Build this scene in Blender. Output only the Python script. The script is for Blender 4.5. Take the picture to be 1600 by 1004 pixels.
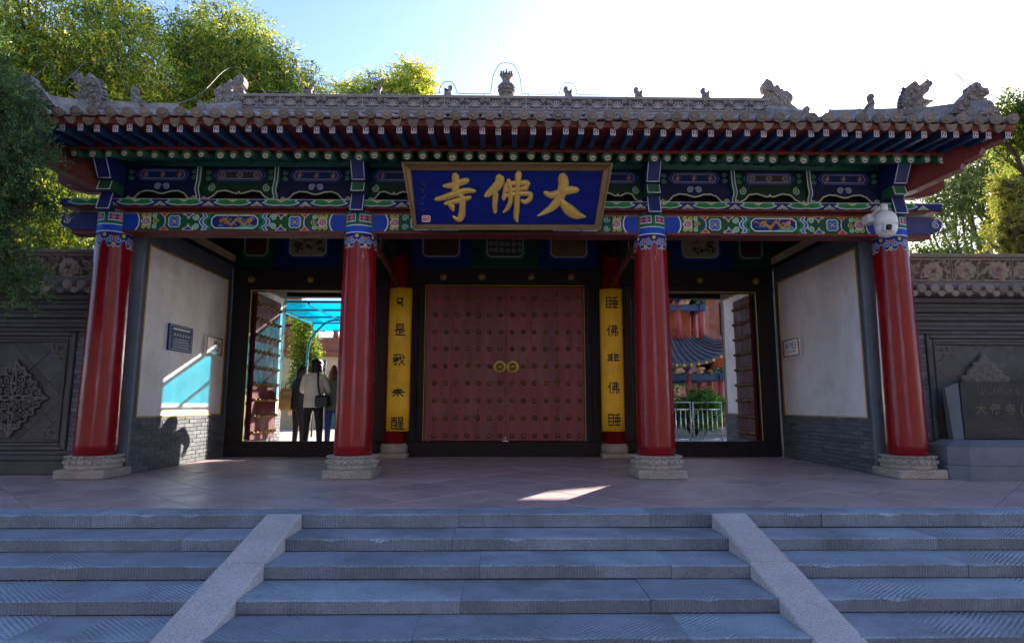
import bpy, math, random
import numpy as np
from mathutils import Vector, Matrix
for o in list(bpy.data.objects): bpy.data.objects.remove(o)
random.seed(7); RNG = np.random.default_rng(7)
SC = bpy.context.scene; COL = SC.collection
rad = math.radians
# ---------------------------------------------------------------- camera
CAMP = Vector((-0.0379, -7.8633, 0.90))
PITCH, YAW, ROLL = rad(7.778), rad(0.8766), rad(0.079)
cd = bpy.data.cameras.new('camera'); cam = bpy.data.objects.new('camera', cd); COL.objects.link(cam)
fwd = Vector((math.sin(YAW)*math.cos(PITCH), math.cos(YAW)*math.cos(PITCH), math.sin(PITCH)))
rgt = Vector((math.cos(YAW), -math.sin(YAW), 0)); upv = rgt.cross(fwd)
r2 = rgt*math.cos(ROLL)+upv*math.sin(ROLL); u2 = -rgt*math.sin(ROLL)+upv*math.cos(ROLL)
mw = Matrix((r2, u2, -fwd)).transposed().to_4x4(); mw.translation = CAMP
cam.matrix_world = mw
cd.sensor_fit = 'HORIZONTAL'; cd.sensor_width = 36.0; cd.lens = 36.0*952.34/1600
cd.clip_start = 0.05; cd.clip_end = 3000
SC.camera = cam
# ---------------------------------------------------------------- sky and sun (behind the gate, to the right)
SUN_AZ, SUN_EL = rad(30.0), rad(21.0)
w = bpy.data.worlds.new('World'); SC.world = w; w.use_nodes = True
nt = w.node_tree; nt.nodes.clear()
sky = nt.nodes.new('ShaderNodeTexSky'); sky.sky_type = 'NISHITA'; sky.sun_disc = False
sky.sun_elevation = SUN_EL; sky.sun_rotation = SUN_AZ
sky.air_density = 0.72; sky.dust_density = 1.9; sky.ozone_density = 2.3; sky.altitude = 1400
bg = nt.nodes.new('ShaderNodeBackground'); bg.inputs[1].default_value = 0.12
wo = nt.nodes.new('ShaderNodeOutputWorld')
nt.links.new(sky.outputs[0], bg.inputs[0]); nt.links.new(bg.outputs[0], wo.inputs[0])
sd = bpy.data.lights.new('sun', 'SUN'); sd.energy = 5.0; sd.angle = rad(0.53); sd.color = (1.0, 0.90, 0.76)
sun = bpy.data.objects.new('sun', sd); COL.objects.link(sun)
SD = Vector((math.sin(SUN_AZ)*math.cos(SUN_EL), math.cos(SUN_AZ)*math.cos(SUN_EL), math.sin(SUN_EL)))
sun.rotation_euler = SD.to_track_quat('Z', 'Y').to_euler(); sun.location = SD*60
vs = SC.view_settings; vs.view_transform = 'Standard'; vs.look = 'None'; vs.gamma = 1.0; vs.exposure = 2.15
vs.use_curve_mapping = False
SC.cycles.use_denoising = True
SC.cycles.max_bounces = 8; SC.cycles.transparent_max_bounces = 12
# ---------------------------------------------------------------- helpers
def lin(c):
    if isinstance(c, str):
        c = c.lstrip('#'); c = [int(c[i:i+2], 16)/255 for i in (0, 2, 4)]
        return tuple(x/12.92 if x <= .04045 else ((x+.055)/1.055)**2.4 for x in c)
    return tuple(c)
MATS = {}
def mat(name, base=None, rough=.6, var=.18, scale=3., bump=.15, bscale=30., metal=0., spec=.5, rand=0., attr=False,
        coat=0., stain=0., stain_col=(.05,.045,.04), stain_scale=1.2, trans=None, stretch=None, chisel=False, grain=None, carved=0.):
    m = bpy.data.materials.new(name); MATS[name] = m; m.use_nodes = True
    nt = m.node_tree; N = nt.nodes; L = nt.links; N.clear()
    out = N.new('ShaderNodeOutputMaterial'); p = N.new('ShaderNodeBsdfPrincipled')
    tc = N.new('ShaderNodeTexCoord'); oi = N.new('ShaderNodeObjectInfo')
    sc_ = N.new('ShaderNodeVectorMath'); sc_.operation = 'SCALE'; sc_.inputs[0].default_value = (37, 23, 51)
    L.new(oi.outputs['Random'], sc_.inputs['Scale'])
    ad = N.new('ShaderNodeVectorMath'); ad.operation = 'ADD'
    L.new(tc.outputs['Object'], ad.inputs[0]); L.new(sc_.outputs[0], ad.inputs[1])
    vec = ad.outputs[0]
    if stretch:
        mp = N.new('ShaderNodeVectorMath'); mp.operation = 'MULTIPLY'; mp.inputs[1].default_value = stretch
        L.new(vec, mp.inputs[0]); svec = mp.outputs[0]
    else: svec = vec
    def noise(s, d=4., v=None, r=.6):
        n = N.new('ShaderNodeTexNoise'); n.inputs['Scale'].default_value = s; n.inputs['Detail'].default_value = d
        n.inputs['Roughness'].default_value = r; L.new(v if v is not None else svec, n.inputs['Vector']); return n.outputs['Fac']
    def mix(fac, a, b, kind='MIX'):
        x = N.new('ShaderNodeMix'); x.data_type = 'RGBA'; x.blend_type = kind
        for k, val in ((0, fac), (6, a), (7, b)):
            if hasattr(val, 'links'): L.new(val, x.inputs[k])
            else: x.inputs[k].default_value = val if k == 0 else (*val, 1)
        return x.outputs[2]
    def rng(v, a, b, c, d):
        r = N.new('ShaderNodeMapRange'); L.new(v, r.inputs[0])
        for i, q in enumerate((a, b, c, d)): r.inputs[i+1].default_value = q
        return r.outputs[0]
    if attr:
        at = N.new('ShaderNodeAttribute'); at.attribute_name = 'Col'; colr = at.outputs['Color']
    else: colr = None
    n1 = noise(scale); f = rng(n1, .25, .75, 1-var, 1+var)
    if rand:
        g = rng(oi.outputs['Random'], 0, 1, 1-rand, 1+rand)
        mm = N.new('ShaderNodeMath'); mm.operation = 'MULTIPLY'; L.new(f, mm.inputs[0]); L.new(g, mm.inputs[1]); f = mm.outputs[0]
    vm = N.new('ShaderNodeVectorMath'); vm.operation = 'SCALE'
    if colr is not None: L.new(colr, vm.inputs[0])
    else: vm.inputs[0].default_value = lin(base)
    L.new(f, vm.inputs['Scale']); c = vm.outputs[0]
    if grain:
        gs, ga = grain
        gf = rng(noise(gs, 2.), .35, .65, 1-ga, 1+ga)
        v2 = N.new('ShaderNodeVectorMath'); v2.operation = 'SCALE'; L.new(c, v2.inputs[0]); L.new(gf, v2.inputs['Scale']); c = v2.outputs[0]
    if stain:
        sf = rng(noise(stain_scale, 6., vec, .7), .48, .72, 0, stain)
        c = mix(sf, c, lin(stain_col))
    L.new(c, p.inputs['Base Color'])
    rf = rng(noise(scale*2.3), .3, .7, max(.03, rough-.09), min(1, rough+.12)); L.new(rf, p.inputs['Roughness'])
    p.inputs['Metallic'].default_value = metal; p.inputs['Specular IOR Level'].default_value = spec
    if coat: p.inputs['Coat Weight'].default_value = coat; p.inputs['Coat Roughness'].default_value = .08
    h = noise(bscale, 5.)
    if carved:
        vo = N.new('ShaderNodeTexVoronoi'); vo.inputs['Scale'].default_value = carved; vo.feature = 'DISTANCE_TO_EDGE'
        wv = N.new('ShaderNodeVectorMath'); wv.operation = 'ADD'; nn = N.new('ShaderNodeTexNoise'); nn.inputs['Scale'].default_value = carved*.35; L.new(vec, nn.inputs['Vector'])
        ws = N.new('ShaderNodeVectorMath'); ws.operation = 'SCALE'; ws.inputs['Scale'].default_value = .30; L.new(nn.outputs['Color'], ws.inputs[0]); L.new(vec, wv.inputs[0]); L.new(ws.outputs[0], wv.inputs[1]); L.new(wv.outputs[0], vo.inputs['Vector'])
        cf_ = rng(vo.outputs['Distance'], 0., .24, .55, 1.08)
        v4 = N.new('ShaderNodeVectorMath'); v4.operation = 'SCALE'; L.new(c, v4.inputs[0]); L.new(cf_, v4.inputs['Scale']); L.new(v4.outputs[0], p.inputs['Base Color'])
        hm = N.new('ShaderNodeMath'); hm.operation = 'MULTIPLY_ADD'; L.new(cf_, hm.inputs[0]); hm.inputs[1].default_value = 1.2; L.new(h, hm.inputs[2]); h = hm.outputs[0]
    if chisel:
        sp = N.new('ShaderNodeSeparateXYZ'); L.new(tc.outputs['Object'], sp.inputs[0])
        ge = N.new('ShaderNodeNewGeometry'); sn = N.new('ShaderNodeSeparateXYZ'); L.new(ge.outputs['Normal'], sn.inputs[0])
        def ma(op, a, b=None):
            x = N.new('ShaderNodeMath'); x.operation = op
            for i, q in enumerate((a, b)):
                if q is None: continue
                if hasattr(q, 'links'): L.new(q, x.inputs[i])
                else: x.inputs[i].default_value = q
            return x.outputs[0]
        wob = ma('MULTIPLY', noise(7., 3., vec), 5.)
        sgn = ma('SUBTRACT', ma('MULTIPLY', ma('GREATER_THAN', oi.outputs['Random'], .45), 2.), 1.)
        big = ma('SINE', ma('MULTIPLY', sp.outputs[0], 5.3))
        sg2 = ma('MULTIPLY', sgn, ma('SIGN', ma('ADD', big, .35)))
        dg = ma('ADD', ma('MULTIPLY', ma('MULTIPLY', sp.outputs[0], sg2), 150.), ma('MULTIPLY', sp.outputs[1], 165.))
        tr = ma('SINE', ma('ADD', dg, wob)); rs = ma('SINE', ma('ADD', ma('MULTIPLY', sp.outputs[0], 300.), wob))
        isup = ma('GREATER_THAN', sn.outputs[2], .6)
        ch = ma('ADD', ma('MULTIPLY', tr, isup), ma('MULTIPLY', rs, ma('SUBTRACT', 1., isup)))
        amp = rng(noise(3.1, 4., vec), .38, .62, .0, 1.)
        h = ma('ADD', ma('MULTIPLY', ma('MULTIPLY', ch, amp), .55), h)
        gv = ma('MULTIPLY', rng(ma('MULTIPLY', ch, amp), -1, 1, .80, 1.16), rng(isup, 0, 1, .74, 1.1))  # chisel grooves toned; treads painted lighter, risers darker to imitate light from above
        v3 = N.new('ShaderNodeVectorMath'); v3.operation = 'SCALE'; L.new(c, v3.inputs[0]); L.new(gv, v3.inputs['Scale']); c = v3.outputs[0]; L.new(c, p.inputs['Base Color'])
    if bump:
        b = N.new('ShaderNodeBump'); b.inputs['Strength'].default_value = bump; b.inputs['Distance'].default_value = .02
        L.new(h, b.inputs['Height']); L.new(b.outputs[0], p.inputs['Normal'])
    if trans:
        t = N.new('ShaderNodeBsdfTranslucent'); L.new(c, t.inputs[0])
        tm = N.new('ShaderNodeVectorMath'); tm.operation = 'MULTIPLY'; tm.inputs[1].default_value = trans[1]; L.new(c, tm.inputs[0]); L.new(tm.outputs[0], t.inputs[0])
        ms = N.new('ShaderNodeMixShader'); ms.inputs[0].default_value = trans[0]
        L.new(p.outputs[0], ms.inputs[1]); L.new(t.outputs[0], ms.inputs[2]); L.new(ms.outputs[0], out.inputs[0])
    else: L.new(p.outputs[0], out.inputs[0])
    return m
ORG = {}
class MB:
    def __init__(s): s.v = []; s.f = []; s.m = []; s.s = []
    def add(s, vs, fs, mi=0, sm=False):
        n = len(s.v); s.v += [tuple(p) for p in vs]
        s.f += [tuple(i+n for i in q) for q in fs]; s.m += [mi]*len(fs); s.s += [sm]*len(fs); return s
    def box(s, x0, x1, y0, y1, z0, z1, mi=0, ch=0):
        if ch: return s.cbox((x0+x1)/2, (y0+y1)/2, (z0+z1)/2, abs(x1-x0)/2, abs(y1-y0)/2, abs(z1-z0)/2, ch, mi)
        v = [(x, y, z) for x in (x0, x1) for y in (y0, y1) for z in (z0, z1)]
        return s.add(v, [(0,1,3,2),(4,6,7,5),(0,4,5,1),(2,3,7,6),(0,2,6,4),(1,5,7,3)], mi)
    def cbox(s, cx, cy, cz, a, b, c, ch, mi=0, R=None):
        ch = min(ch, a*.49, b*.49, c*.49)
        vs = []; idx = {}
        for sx in (-1, 1):
            for sy in (-1, 1):
                for sz in (-1, 1):
                    for k, q in enumerate(((sx*a, sy*(b-ch), sz*(c-ch)), (sx*(a-ch), sy*b, sz*(c-ch)), (sx*(a-ch), sy*(b-ch), sz*c))):
                        idx[(sx, sy, sz, k)] = len(vs); vs.append(q)
        fs = []
        for k in range(3):
            for sg in (-1, 1):
                o = [(-1,-1),(1,-1),(1,1),(-1,1)]
                q = []
                for (p, r) in o:
                    t = [p, r]; t.insert(k, sg); q.append(idx[(*t, k)])
                if (sg > 0) == (k == 1): q = q[::-1]
                fs.append(tuple(q))
        for k in range(3):
            k1, k2 = (k+1) % 3, (k+2) % 3
            for s1 in (-1, 1):
                for s2 in (-1, 1):
                    def g(e, w):
                        t = [0, 0, 0]; t[k] = e; t[k1] = s1; t[k2] = s2; return idx[(*t, w)]
                    q = [g(-1, k1), g(1, k1), g(1, k2), g(-1, k2)]
                    if s1*s2 < 0: q = q[::-1]
                    fs.append(tuple(q))
        for sx in (-1, 1):
            for sy in (-1, 1):
                for sz in (-1, 1):
                    q = [idx[(sx, sy, sz, k)] for k in range(3)]
                    if sx*sy*sz < 0: q = q[::-1]
                    fs.append(tuple(q))
        if R is not None: vs = [tuple(R @ Vector(p)) for p in vs]
        return s.add([(p[0]+cx, p[1]+cy, p[2]+cz) for p in vs], fs, mi)
    def tube(s, pts, r, n=8, mi=0, caps=True, sm=True):
        pts = [Vector(p) for p in pts]; k = len(pts)
        rr = r if isinstance(r, (list, tuple)) else [r]*k
        vs = []; prev = None
        for i, p in enumerate(pts):
            t = (pts[min(i+1, k-1)]-pts[max(i-1, 0)])
            t = t.normalized() if t.length > 1e-9 else Vector((0, 0, 1))
            if prev is None:
                a = Vector((0, 0, 1)) if abs(t.z) < .9 else Vector((1, 0, 0)); u = t.cross(a).normalized()
            else:
                u = prev - t*prev.dot(t); u = u.normalized() if u.length > 1e-6 else t.orthogonal().normalized()
            prev = u; v = t.cross(u)
            for j in range(n):
                a = 2*math.pi*j/n; vs.append(p+(u*math.cos(a)+v*math.sin(a))*rr[i])
        fs = [(i*n+j, i*n+(j+1) % n, (i+1)*n+(j+1) % n, (i+1)*n+j) for i in range(k-1) for j in range(n)]
        s.add(vs, fs, mi, sm)
        if caps:
            b = len(s.v)-k*n
            s.f += [tuple(b+j for j in range(n))[::-1], tuple(b+(k-1)*n+j for j in range(n))]; s.m += [mi]*2; s.s += [False]*2
        return s
    def cyl(s, p0, p1, r0, r1=None, n=16, mi=0): return s.tube([p0, p1], [r0, r0 if r1 is None else r1], n, mi)
    def lathe(s, prof, c=(0,0,0), n=24, mi=0, sm=True, axis='z'):
        vs = []
        for (r, z) in prof:
            for j in range(n):
                a = 2*math.pi*j/n
                if axis == 'z': vs.append((c[0]+r*math.cos(a), c[1]+r*math.sin(a), c[2]+z))
                else: vs.append((c[0]+r*math.cos(a), c[1]-z, c[2]+r*math.sin(a)))     # axis -y
        k = len(prof)
        fs = [(i*n+j, i*n+(j+1) % n, (i+1)*n+(j+1) % n, (i+1)*n+j) for i in range(k-1) for j in range(n)]
        s.add(vs, fs, mi, sm); b = len(s.v)-k*n
        s.f += [tuple(b+j for j in range(n))[::-1], tuple(b+(k-1)*n+j for j in range(n))]; s.m += [mi]*2; s.s += [False]*2
        return s
    def prism(s, poly, fn, d0, d1, mi=0):          # fn(a, b, d) -> point
        n = len(poly)
        vs = [fn(a, b, d0) for a, b in poly]+[fn(a, b, d1) for a, b in poly]
        fs = [tuple(range(n)), tuple(range(2*n-1, n-1, -1))]+[(i, n+i, n+(i+1) % n, (i+1) % n) for i in range(n)]
        return s.add(vs, fs, mi)
    def puff(s, poly, fn, t, mi=0, inset=.8):        # rounded slab cut to a silhouette
        n = len(poly); P = np.array(poly, float); cen = P.mean(0)
        lay = [(-t, inset), (-t*.6, .96), (0, 1.), (t*.6, .96), (t, inset)]
        vs = []
        nx = np.roll(P, -1, 0)-np.roll(P, 1, 0); nrm = np.stack([nx[:, 1], -nx[:, 0]], 1); nrm /= (np.linalg.norm(nrm, axis=1, keepdims=True)+1e-9)
        area = .5*np.sum(P[:, 0]*np.roll(P[:, 1], -1)-np.roll(P[:, 0], -1)*P[:, 1])
        if area < 0: nrm = -nrm
        for d, k in lay:
            for q in P - nrm*t*(1-k)*1.2: vs.append(fn(q[0], q[1], d))
        fs = [tuple(range(n)), tuple(range(5*n-1, 4*n-1, -1))]
        for l in range(4): fs += [(l*n+i, (l+1)*n+i, (l+1)*n+(i+1) % n, l*n+(i+1) % n) for i in range(n)]
        return s.add(vs, fs, mi)
    def mesh(s, name, mats, org=(0, 0, 0)):
        me = bpy.data.meshes.new(name)
        o = Vector(org); me.from_pydata([(p[0]-o[0], p[1]-o[1], p[2]-o[2]) for p in s.v], [], s.f)
        for m in (mats if isinstance(mats, (list, tuple)) else [mats]): me.materials.append(MATS[m])
        me.polygons.foreach_set('material_index', s.m); me.polygons.foreach_set('use_smooth', s.s); me.update()
        return me
    def build(s, name, mats, parent=None, fix=True):
        org = ORG[parent] if parent is not None else Vector((0, 0, 0))
        me = s.mesh(name, mats, org)
        if fix: recalc(me)
        return link(name, me, parent)
import bmesh
def recalc(me):
    b = bmesh.new(); b.from_mesh(me); bmesh.ops.recalc_face_normals(b, faces=b.faces); b.to_mesh(me); b.free()
def link(name, me, parent=None, loc=None, rot=None, scale=None):
    o = bpy.data.objects.new(name, me); COL.objects.link(o)
    if parent is not None:
        o.parent = parent; ORG[o] = ORG[parent]
        if loc is not None: o.location = Vector(loc)-ORG[parent]; ORG[o] = Vector(loc)
    else:
        o.location = loc if loc is not None else (0, 0, 0); ORG[o] = Vector(o.location)
    if rot is not None: o.rotation_euler = rot
    if scale is not None: o.scale = scale
    return o
def empty(name, loc, label=None, cat=None, group=None):
    o = bpy.data.objects.new(name, None); COL.objects.link(o); o.location = loc; ORG[o] = Vector(loc); o.empty_display_size = .2
    return tag(o, label, cat, group)
def tag(o, label=None, cat=None, group=None, kind=None):
    for k, v in (('label', label), ('category', cat), ('group', group), ('kind', kind)):
        if v: o[k] = v
    return o
def cat_rom(pts, n=6):
    P = [np.array(p, float) for p in pts]; out = []
    for i in range(len(P)-1):
        a = P[max(i-1, 0)]; b = P[i]; c = P[i+1]; d = P[min(i+2, len(P)-1)]
        for k in range(n):
            t = k/n
            out.append(.5*((2*b)+(c-a)*t+(2*a-5*b+4*c-d)*t*t+(3*b-a-3*c+d)*t**3))
    out.append(P[-1]); return out
# -------- painter: ornamental paint as point colours on a fine grid
class Canvas:
    def __init__(s, w, h, res, base):
        s.nu = max(2, int(round(w/res))); s.nv = max(2, int(round(h/res))); s.w = w; s.h = h
        u = np.linspace(0, w, s.nu+1); v = np.linspace(0, h, s.nv+1); s.U, s.V = np.meshgrid(u, v)
        s.c = np.empty((s.nv+1, s.nu+1, 3)); s.c[:] = lin(base); s.aa = res*.6; s.hgt = np.zeros((s.nv+1, s.nu+1)); s.cut = None
    def win(s, x0, x1, y0, y1):
        i0 = max(0, int(x0/s.w*s.nu)-1); i1 = min(s.nu+1, int(x1/s.w*s.nu)+3); j0 = max(0, int(y0/s.h*s.nv)-1); j1 = min(s.nv+1, int(y1/s.h*s.nv)+3)
        return (slice(j0, max(j0, j1)), slice(i0, max(i0, i1)))
    def put(s, w, d, col, h=None):
        a = np.clip(.5-d/(2*s.aa), 0, 1)
        if col is not None: s.c[w] = s.c[w]*(1-a[..., None])+np.array(lin(col))*a[..., None]
        if h is not None: s.hgt[w] = np.maximum(s.hgt[w], h*a)
    def line(s, pts, wd, col, h=None):
        P = np.array(pts, float); m = wd+s.aa*2
        w = s.win(P[:, 0].min()-m, P[:, 0].max()+m, P[:, 1].min()-m, P[:, 1].max()+m); U, V = s.U[w], s.V[w]
        if U.size == 0: return s
        d = np.full(U.shape, 9.)
        for a, b in zip(P[:-1], P[1:]):
            e = b-a; L2 = e@e+1e-12; t = np.clip(((U-a[0])*e[0]+(V-a[1])*e[1])/L2, 0, 1)
            d = np.minimum(d, np.hypot(U-a[0]-t*e[0], V-a[1]-t*e[1]))
        s.put(w, d-wd/2, col, h); return s
    def disc(s, x, y, r, col, h=None):
        w = s.win(x-r-.02, x+r+.02, y-r-.02, y+r+.02); s.put(w, np.hypot(s.U[w]-x, s.V[w]-y)-r, col, h); return s
    def ring(s, x, y, r, wd, col, h=None):
        w = s.win(x-r-.03, x+r+.03, y-r-.03, y+r+.03); s.put(w, abs(np.hypot(s.U[w]-x, s.V[w]-y)-r)-wd/2, col, h); return s
    def poly(s, pts, col, edge=None, ew=.008, h=None):
        P = np.array(pts, float); w = s.win(P[:, 0].min()-.02, P[:, 0].max()+.02, P[:, 1].min()-.02, P[:, 1].max()+.02); U, V = s.U[w], s.V[w]
        ins = np.zeros(U.shape, bool); Q = np.roll(P, -1, 0)
        for (x0, y0), (x1, y1) in zip(P, Q):
            if y0 == y1: continue
            c = ((y0 > V) != (y1 > V)) & (U < (x1-x0)*(V-y0)/(y1-y0)+x0); ins ^= c
        s.put(w, np.where(ins, -1., 1.), col, h)
        if edge: s.line(list(pts)+[pts[0]], ew, edge)
        return s
    def spiral(s, x, y, r, turns=1.5, d=1, a0=0., wd=.008, col='#dfe6e6', h=None):
        n = int(14*turns); return s.line([(x+r*(1-k/n*.85)*math.cos(a0+d*2*math.pi*turns*k/n), y+r*(1-k/n*.85)*math.sin(a0+d*2*math.pi*turns*k/n)) for k in range(n+1)], wd, col, h)
    def mesh(s, name, fn, mt, relief=0.):              # fn(u, v, hgt) arrays -> xyz
        X, Y_, Z_ = fn(s.U, s.V, s.hgt*relief); n1 = s.nu+1
        vs = np.stack([X, Y_, Z_], -1).reshape(-1, 3)
        j, i = np.mgrid[0:s.nv, 0:s.nu]; a = (j*n1+i).ravel(); fs = np.stack([a, a+1, a+1+n1, a+n1], 1)
        if s.cut is not None:
            k = s.cut[:-1, :-1] & s.cut[1:, 1:] & s.cut[:-1, 1:] & s.cut[1:, :-1]; fs = fs[~k.ravel()]
            used = np.unique(fs); rm = np.full(len(vs), -1); rm[used] = np.arange(len(used)); fs = rm[fs]; vs = vs[used]; cc = s.c.reshape(-1, 3)[used]
        else: cc = s.c.reshape(-1, 3)
        me = bpy.data.meshes.new(name); me.from_pydata(vs.tolist(), [], fs.tolist())
        ca = me.color_attributes.new('Col', 'FLOAT_COLOR', 'POINT')
        ca.data.foreach_set('color', np.concatenate([cc, np.ones((len(cc), 1))], 1).astype(np.float32).ravel())
        me.materials.append(MATS[mt]); me.polygons.foreach_set('use_smooth', [True]*len(me.polygons)); me.update(); return me
def brush(mb, pts, fn, h, mi=0, n=5):               # domed brush stroke, pts (x, y, half width); fn(x, y, h) -> point
    Q = cat_rom(pts, n) if len(pts) > 2 else [np.array(pts[0], float)*(1-t)+np.array(pts[1], float)*t for t in np.linspace(0, 1, 4)]
    Q = [np.array(q) for q in Q]; k = len(Q)
    t0 = Q[1]-Q[0]; t0 = t0[:2]/(np.hypot(*t0[:2])+1e-9); t1 = Q[-1]-Q[-2]; t1 = t1[:2]/(np.hypot(*t1[:2])+1e-9)
    Q = [np.array([*(Q[0][:2]-t0*Q[0][2]*.8), Q[0][2]*.45])]+Q+[np.array([*(Q[-1][:2]+t1*Q[-1][2]*.8), Q[-1][2]*.4])]
    vs = []; k = len(Q)
    for i, q in enumerate(Q):
        t = Q[min(i+1, k-1)][:2]-Q[max(i-1, 0)][:2]; t = t/(np.hypot(*t)+1e-9); nx, ny = -t[1], t[0]
        for a, hh in ((-1, 0), (-.75, .75), (0, 1), (.75, .75), (1, 0)):
            vs.append(fn(q[0]+nx*a*q[2], q[1]+ny*a*q[2], h*hh))
    fs = [(i*5+j, i*5+j+1, (i+1)*5+j+1, (i+1)*5+j) for i in range(k-1) for j in range(4)]
    fs += [(0, 1, 2, 3, 4), tuple((k-1)*5+j for j in range(5))]
    mb.add(vs, fs, mi, False)
# ---------------------------------------------------------------- materials
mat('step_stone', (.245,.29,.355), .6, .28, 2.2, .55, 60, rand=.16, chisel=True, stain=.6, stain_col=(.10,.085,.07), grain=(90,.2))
mat('ramp_stone', (.50,.46,.46), .8, .15, 3, .5, 90, rand=.05, grain=(140,.35), stain=.25, stain_col=(.2,.18,.17))
mat('paving', (.45,.325,.335), .40, .16, 1.4, .10, 35, rand=.07, stain=.4, stain_col=(.16,.11,.115), grain=(60,.12))
mat('joint', (.03,.026,.026), .9, .2)
mat('ground', (.24,.23,.22), .85, .2, .6, .3, 12, stain=.3)
mat('court', (.42,.39,.36), .8, .15, .8, .2, 14)
mat('red_lacquer', (.24,.006,.010), .20, .25, 2.0, .22, 11, spec=.36, stretch=(1,1,.3), stain=.45, stain_col=(.085,.006,.006), stain_scale=3.5)
mat('plinth', (.36,.32,.27), .85, .22, 5, .7, 55, stain=.5, stain_col=(.14,.12,.10), grain=(80,.3))
mat('dark_wood', (.013,.0075,.0065), .6, .3, 2, .25, 20, spec=.25, stretch=(6,6,.6))
mat('brown_wood', (.026,.013,.010), .55, .35, 2, .3, 18, spec=.25, stretch=(7,7,.5), rand=.25)
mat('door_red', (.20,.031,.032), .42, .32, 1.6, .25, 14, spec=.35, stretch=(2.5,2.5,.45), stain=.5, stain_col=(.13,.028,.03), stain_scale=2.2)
mat('brass', (.55,.38,.07), .38, .3, 9, .2, 30, metal=.35, stain=.3, stain_col=(.06,.045,.02), stain_scale=8)
mat('old_brass', (.26,.18,.055), .45, .3, 9, .2, 30, metal=.5, stain=.5, stain_col=(.05,.04,.02), stain_scale=10)
mat('stud', (.25,.17,.06), .42, .3, 9, .2, 30, metal=.7, rand=.3)
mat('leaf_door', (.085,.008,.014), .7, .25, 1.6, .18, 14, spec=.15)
mat('gold_line', (.42,.26,.025), .5, .2, 6, .1)
mat('gold', (.52,.33,.07), .42, .25, 5, .25, 25, metal=.35)
mat('gold_frame', (.26,.16,.06), .5, .3, 4, .3, 40, metal=.3, stain=.4, stain_col=(.10,.05,.02), stain_scale=4)
mat('plaque_blue', (.003,.011,.14), .5, .2, 3, .1, 30, spec=.12, stretch=(.6,3,3))
mat('couplet', (.88,.51,.010), .5, .12, 2.5, .08, 20, stretch=(2,2,.6), stain=.35, stain_col=(.35,.17,.01), stain_scale=4)
mat('ink', (.012,.010,.010), .6, .1)
mat('paint', None, .5, .15, 5, .12, 40, attr=True, spec=.2, stain=.12, stain_col=(.02,.02,.022), stain_scale=3)
mat('red_paint', (.15,.017,.014), .6, .25, 4, .2, 30, rand=.15, stain=.3, stain_col=(.08,.02,.015))
mat('eave_red', (.34,.085,.048), .6, .3, 5, .25, 30, stain=.5, stain_col=(.14,.04,.03), stain_scale=4)
mat('blue_paint', (.010,.058,.14), .5, .3, 6, .2, 30, rand=.2, stain=.35, stain_col=(.012,.03,.05), stain_scale=5)
mat('green_paint', (.02,.10,.055), .55, .3, 6, .2, 30, rand=.2)
mat('deep_blue', (.010,.018,.13), .5, .25, 5, .15)
mat('tile', (.205,.185,.175), .65, .28, 7, .6, 50, rand=.22, stain=.5, stain_col=(.12,.11,.105), stain_scale=6)
mat('tile_end', (.25,.205,.165), .85, .28, 9, .9, 45, rand=.25, stain=.4, stain_col=(.13,.12,.11), stain_scale=9)
mat('ridge_stone', (.30,.255,.23), .85, .35, 6, 1., 40, rand=.08, stain=.7, stain_col=(.11,.095,.09), stain_scale=9)
mat('relief', (.46,.40,.37), .85, .2, 6, .5, 60, attr=True)
mat('plaster', (.84,.825,.815), .75, .12, 1.5, .16, 14, stain=.45, stain_col=(.50,.47,.46), stain_scale=2.6, stretch=(1,1.5,.5))
mat('brick', (.115,.125,.142), .85, .25, 6, .6, 45, rand=.28, stain=.3, stain_col=(.22,.22,.225), stain_scale=7)
mat('mortar', (.15,.155,.165), .95, .2, 8, .5, 60)
mat('grey_render', (.075,.083,.098), .8, .2, 2.5, .3, 35, stain=.3, stain_col=(.05,.055,.06))
mat('carved_stone', (.30,.25,.225), .85, .3, 6, 1., 40, rand=.08, stain=.5, stain_col=(.12,.105,.10), stain_scale=9, carved=13.)
mat('wall_stone', (.092,.092,.092), .82, .28, 2.2, .5, 40, rand=.15, stain=.45, stain_col=(.055,.05,.048), stain_scale=2.5)
mat('wall_carve', (.125,.118,.112), .85, .2, 4, .4, 50, attr=True, stain=.3, stain_col=(.05,.045,.04))
mat('wall_top', (.25,.20,.165), .85, .3, 3, .6, 40, attr=False, stain=.5, stain_col=(.10,.075,.06))
mat('stele', (.015,.018,.018), .6, .3, 2, .12, 30, stain=.25, stain_col=(.06,.06,.06))
mat('stele_base', (.14,.16,.185), .7, .18, 3, .4, 60, rand=.1, grain=(100,.15))
mat('stele_ink', (.12,.095,.065), .7, .2)
mat('bark', (.085,.065,.05), .9, .35, 6, 1., 20, stretch=(3,3,.5))
mat('white_plastic', (.74,.73,.70), .35, .06, 6, .05)
mat('black_glass', (.01,.01,.012), .08, .1)
mat('steel', (.62,.60,.58), .25, .1, 8, .05, metal=1.)
mat('wire', (.06,.05,.06), .5, .1)
mat('sign_blue', (.010,.028,.15), .6, .15, 5, .05, spec=.1)
mat('sign_white', (.72,.70,.70), .4, .1, 5, .05)
mat('print_dark', (.03,.03,.05), .6, .1); mat('print_light', (.62,.66,.72), .6, .1); mat('seal_red', (.55,.05,.03), .6, .1)
mat('brick_red', (.33,.12,.075), .85, .3, 5, .4, rand=.2); mat('tan_wall', (.55,.42,.25), .8, .2, 2, .2); mat('teal_door', (.06,.16,.14), .5, .2, 3)
mat('pink_pillar', (.34,.06,.055), .55, .2, 3, .15, coat=.1); mat('orange_wood', (.42,.10,.03), .6, .2, 3); mat('yellow_edge', (.62,.44,.06), .5, .2, 6)
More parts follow.
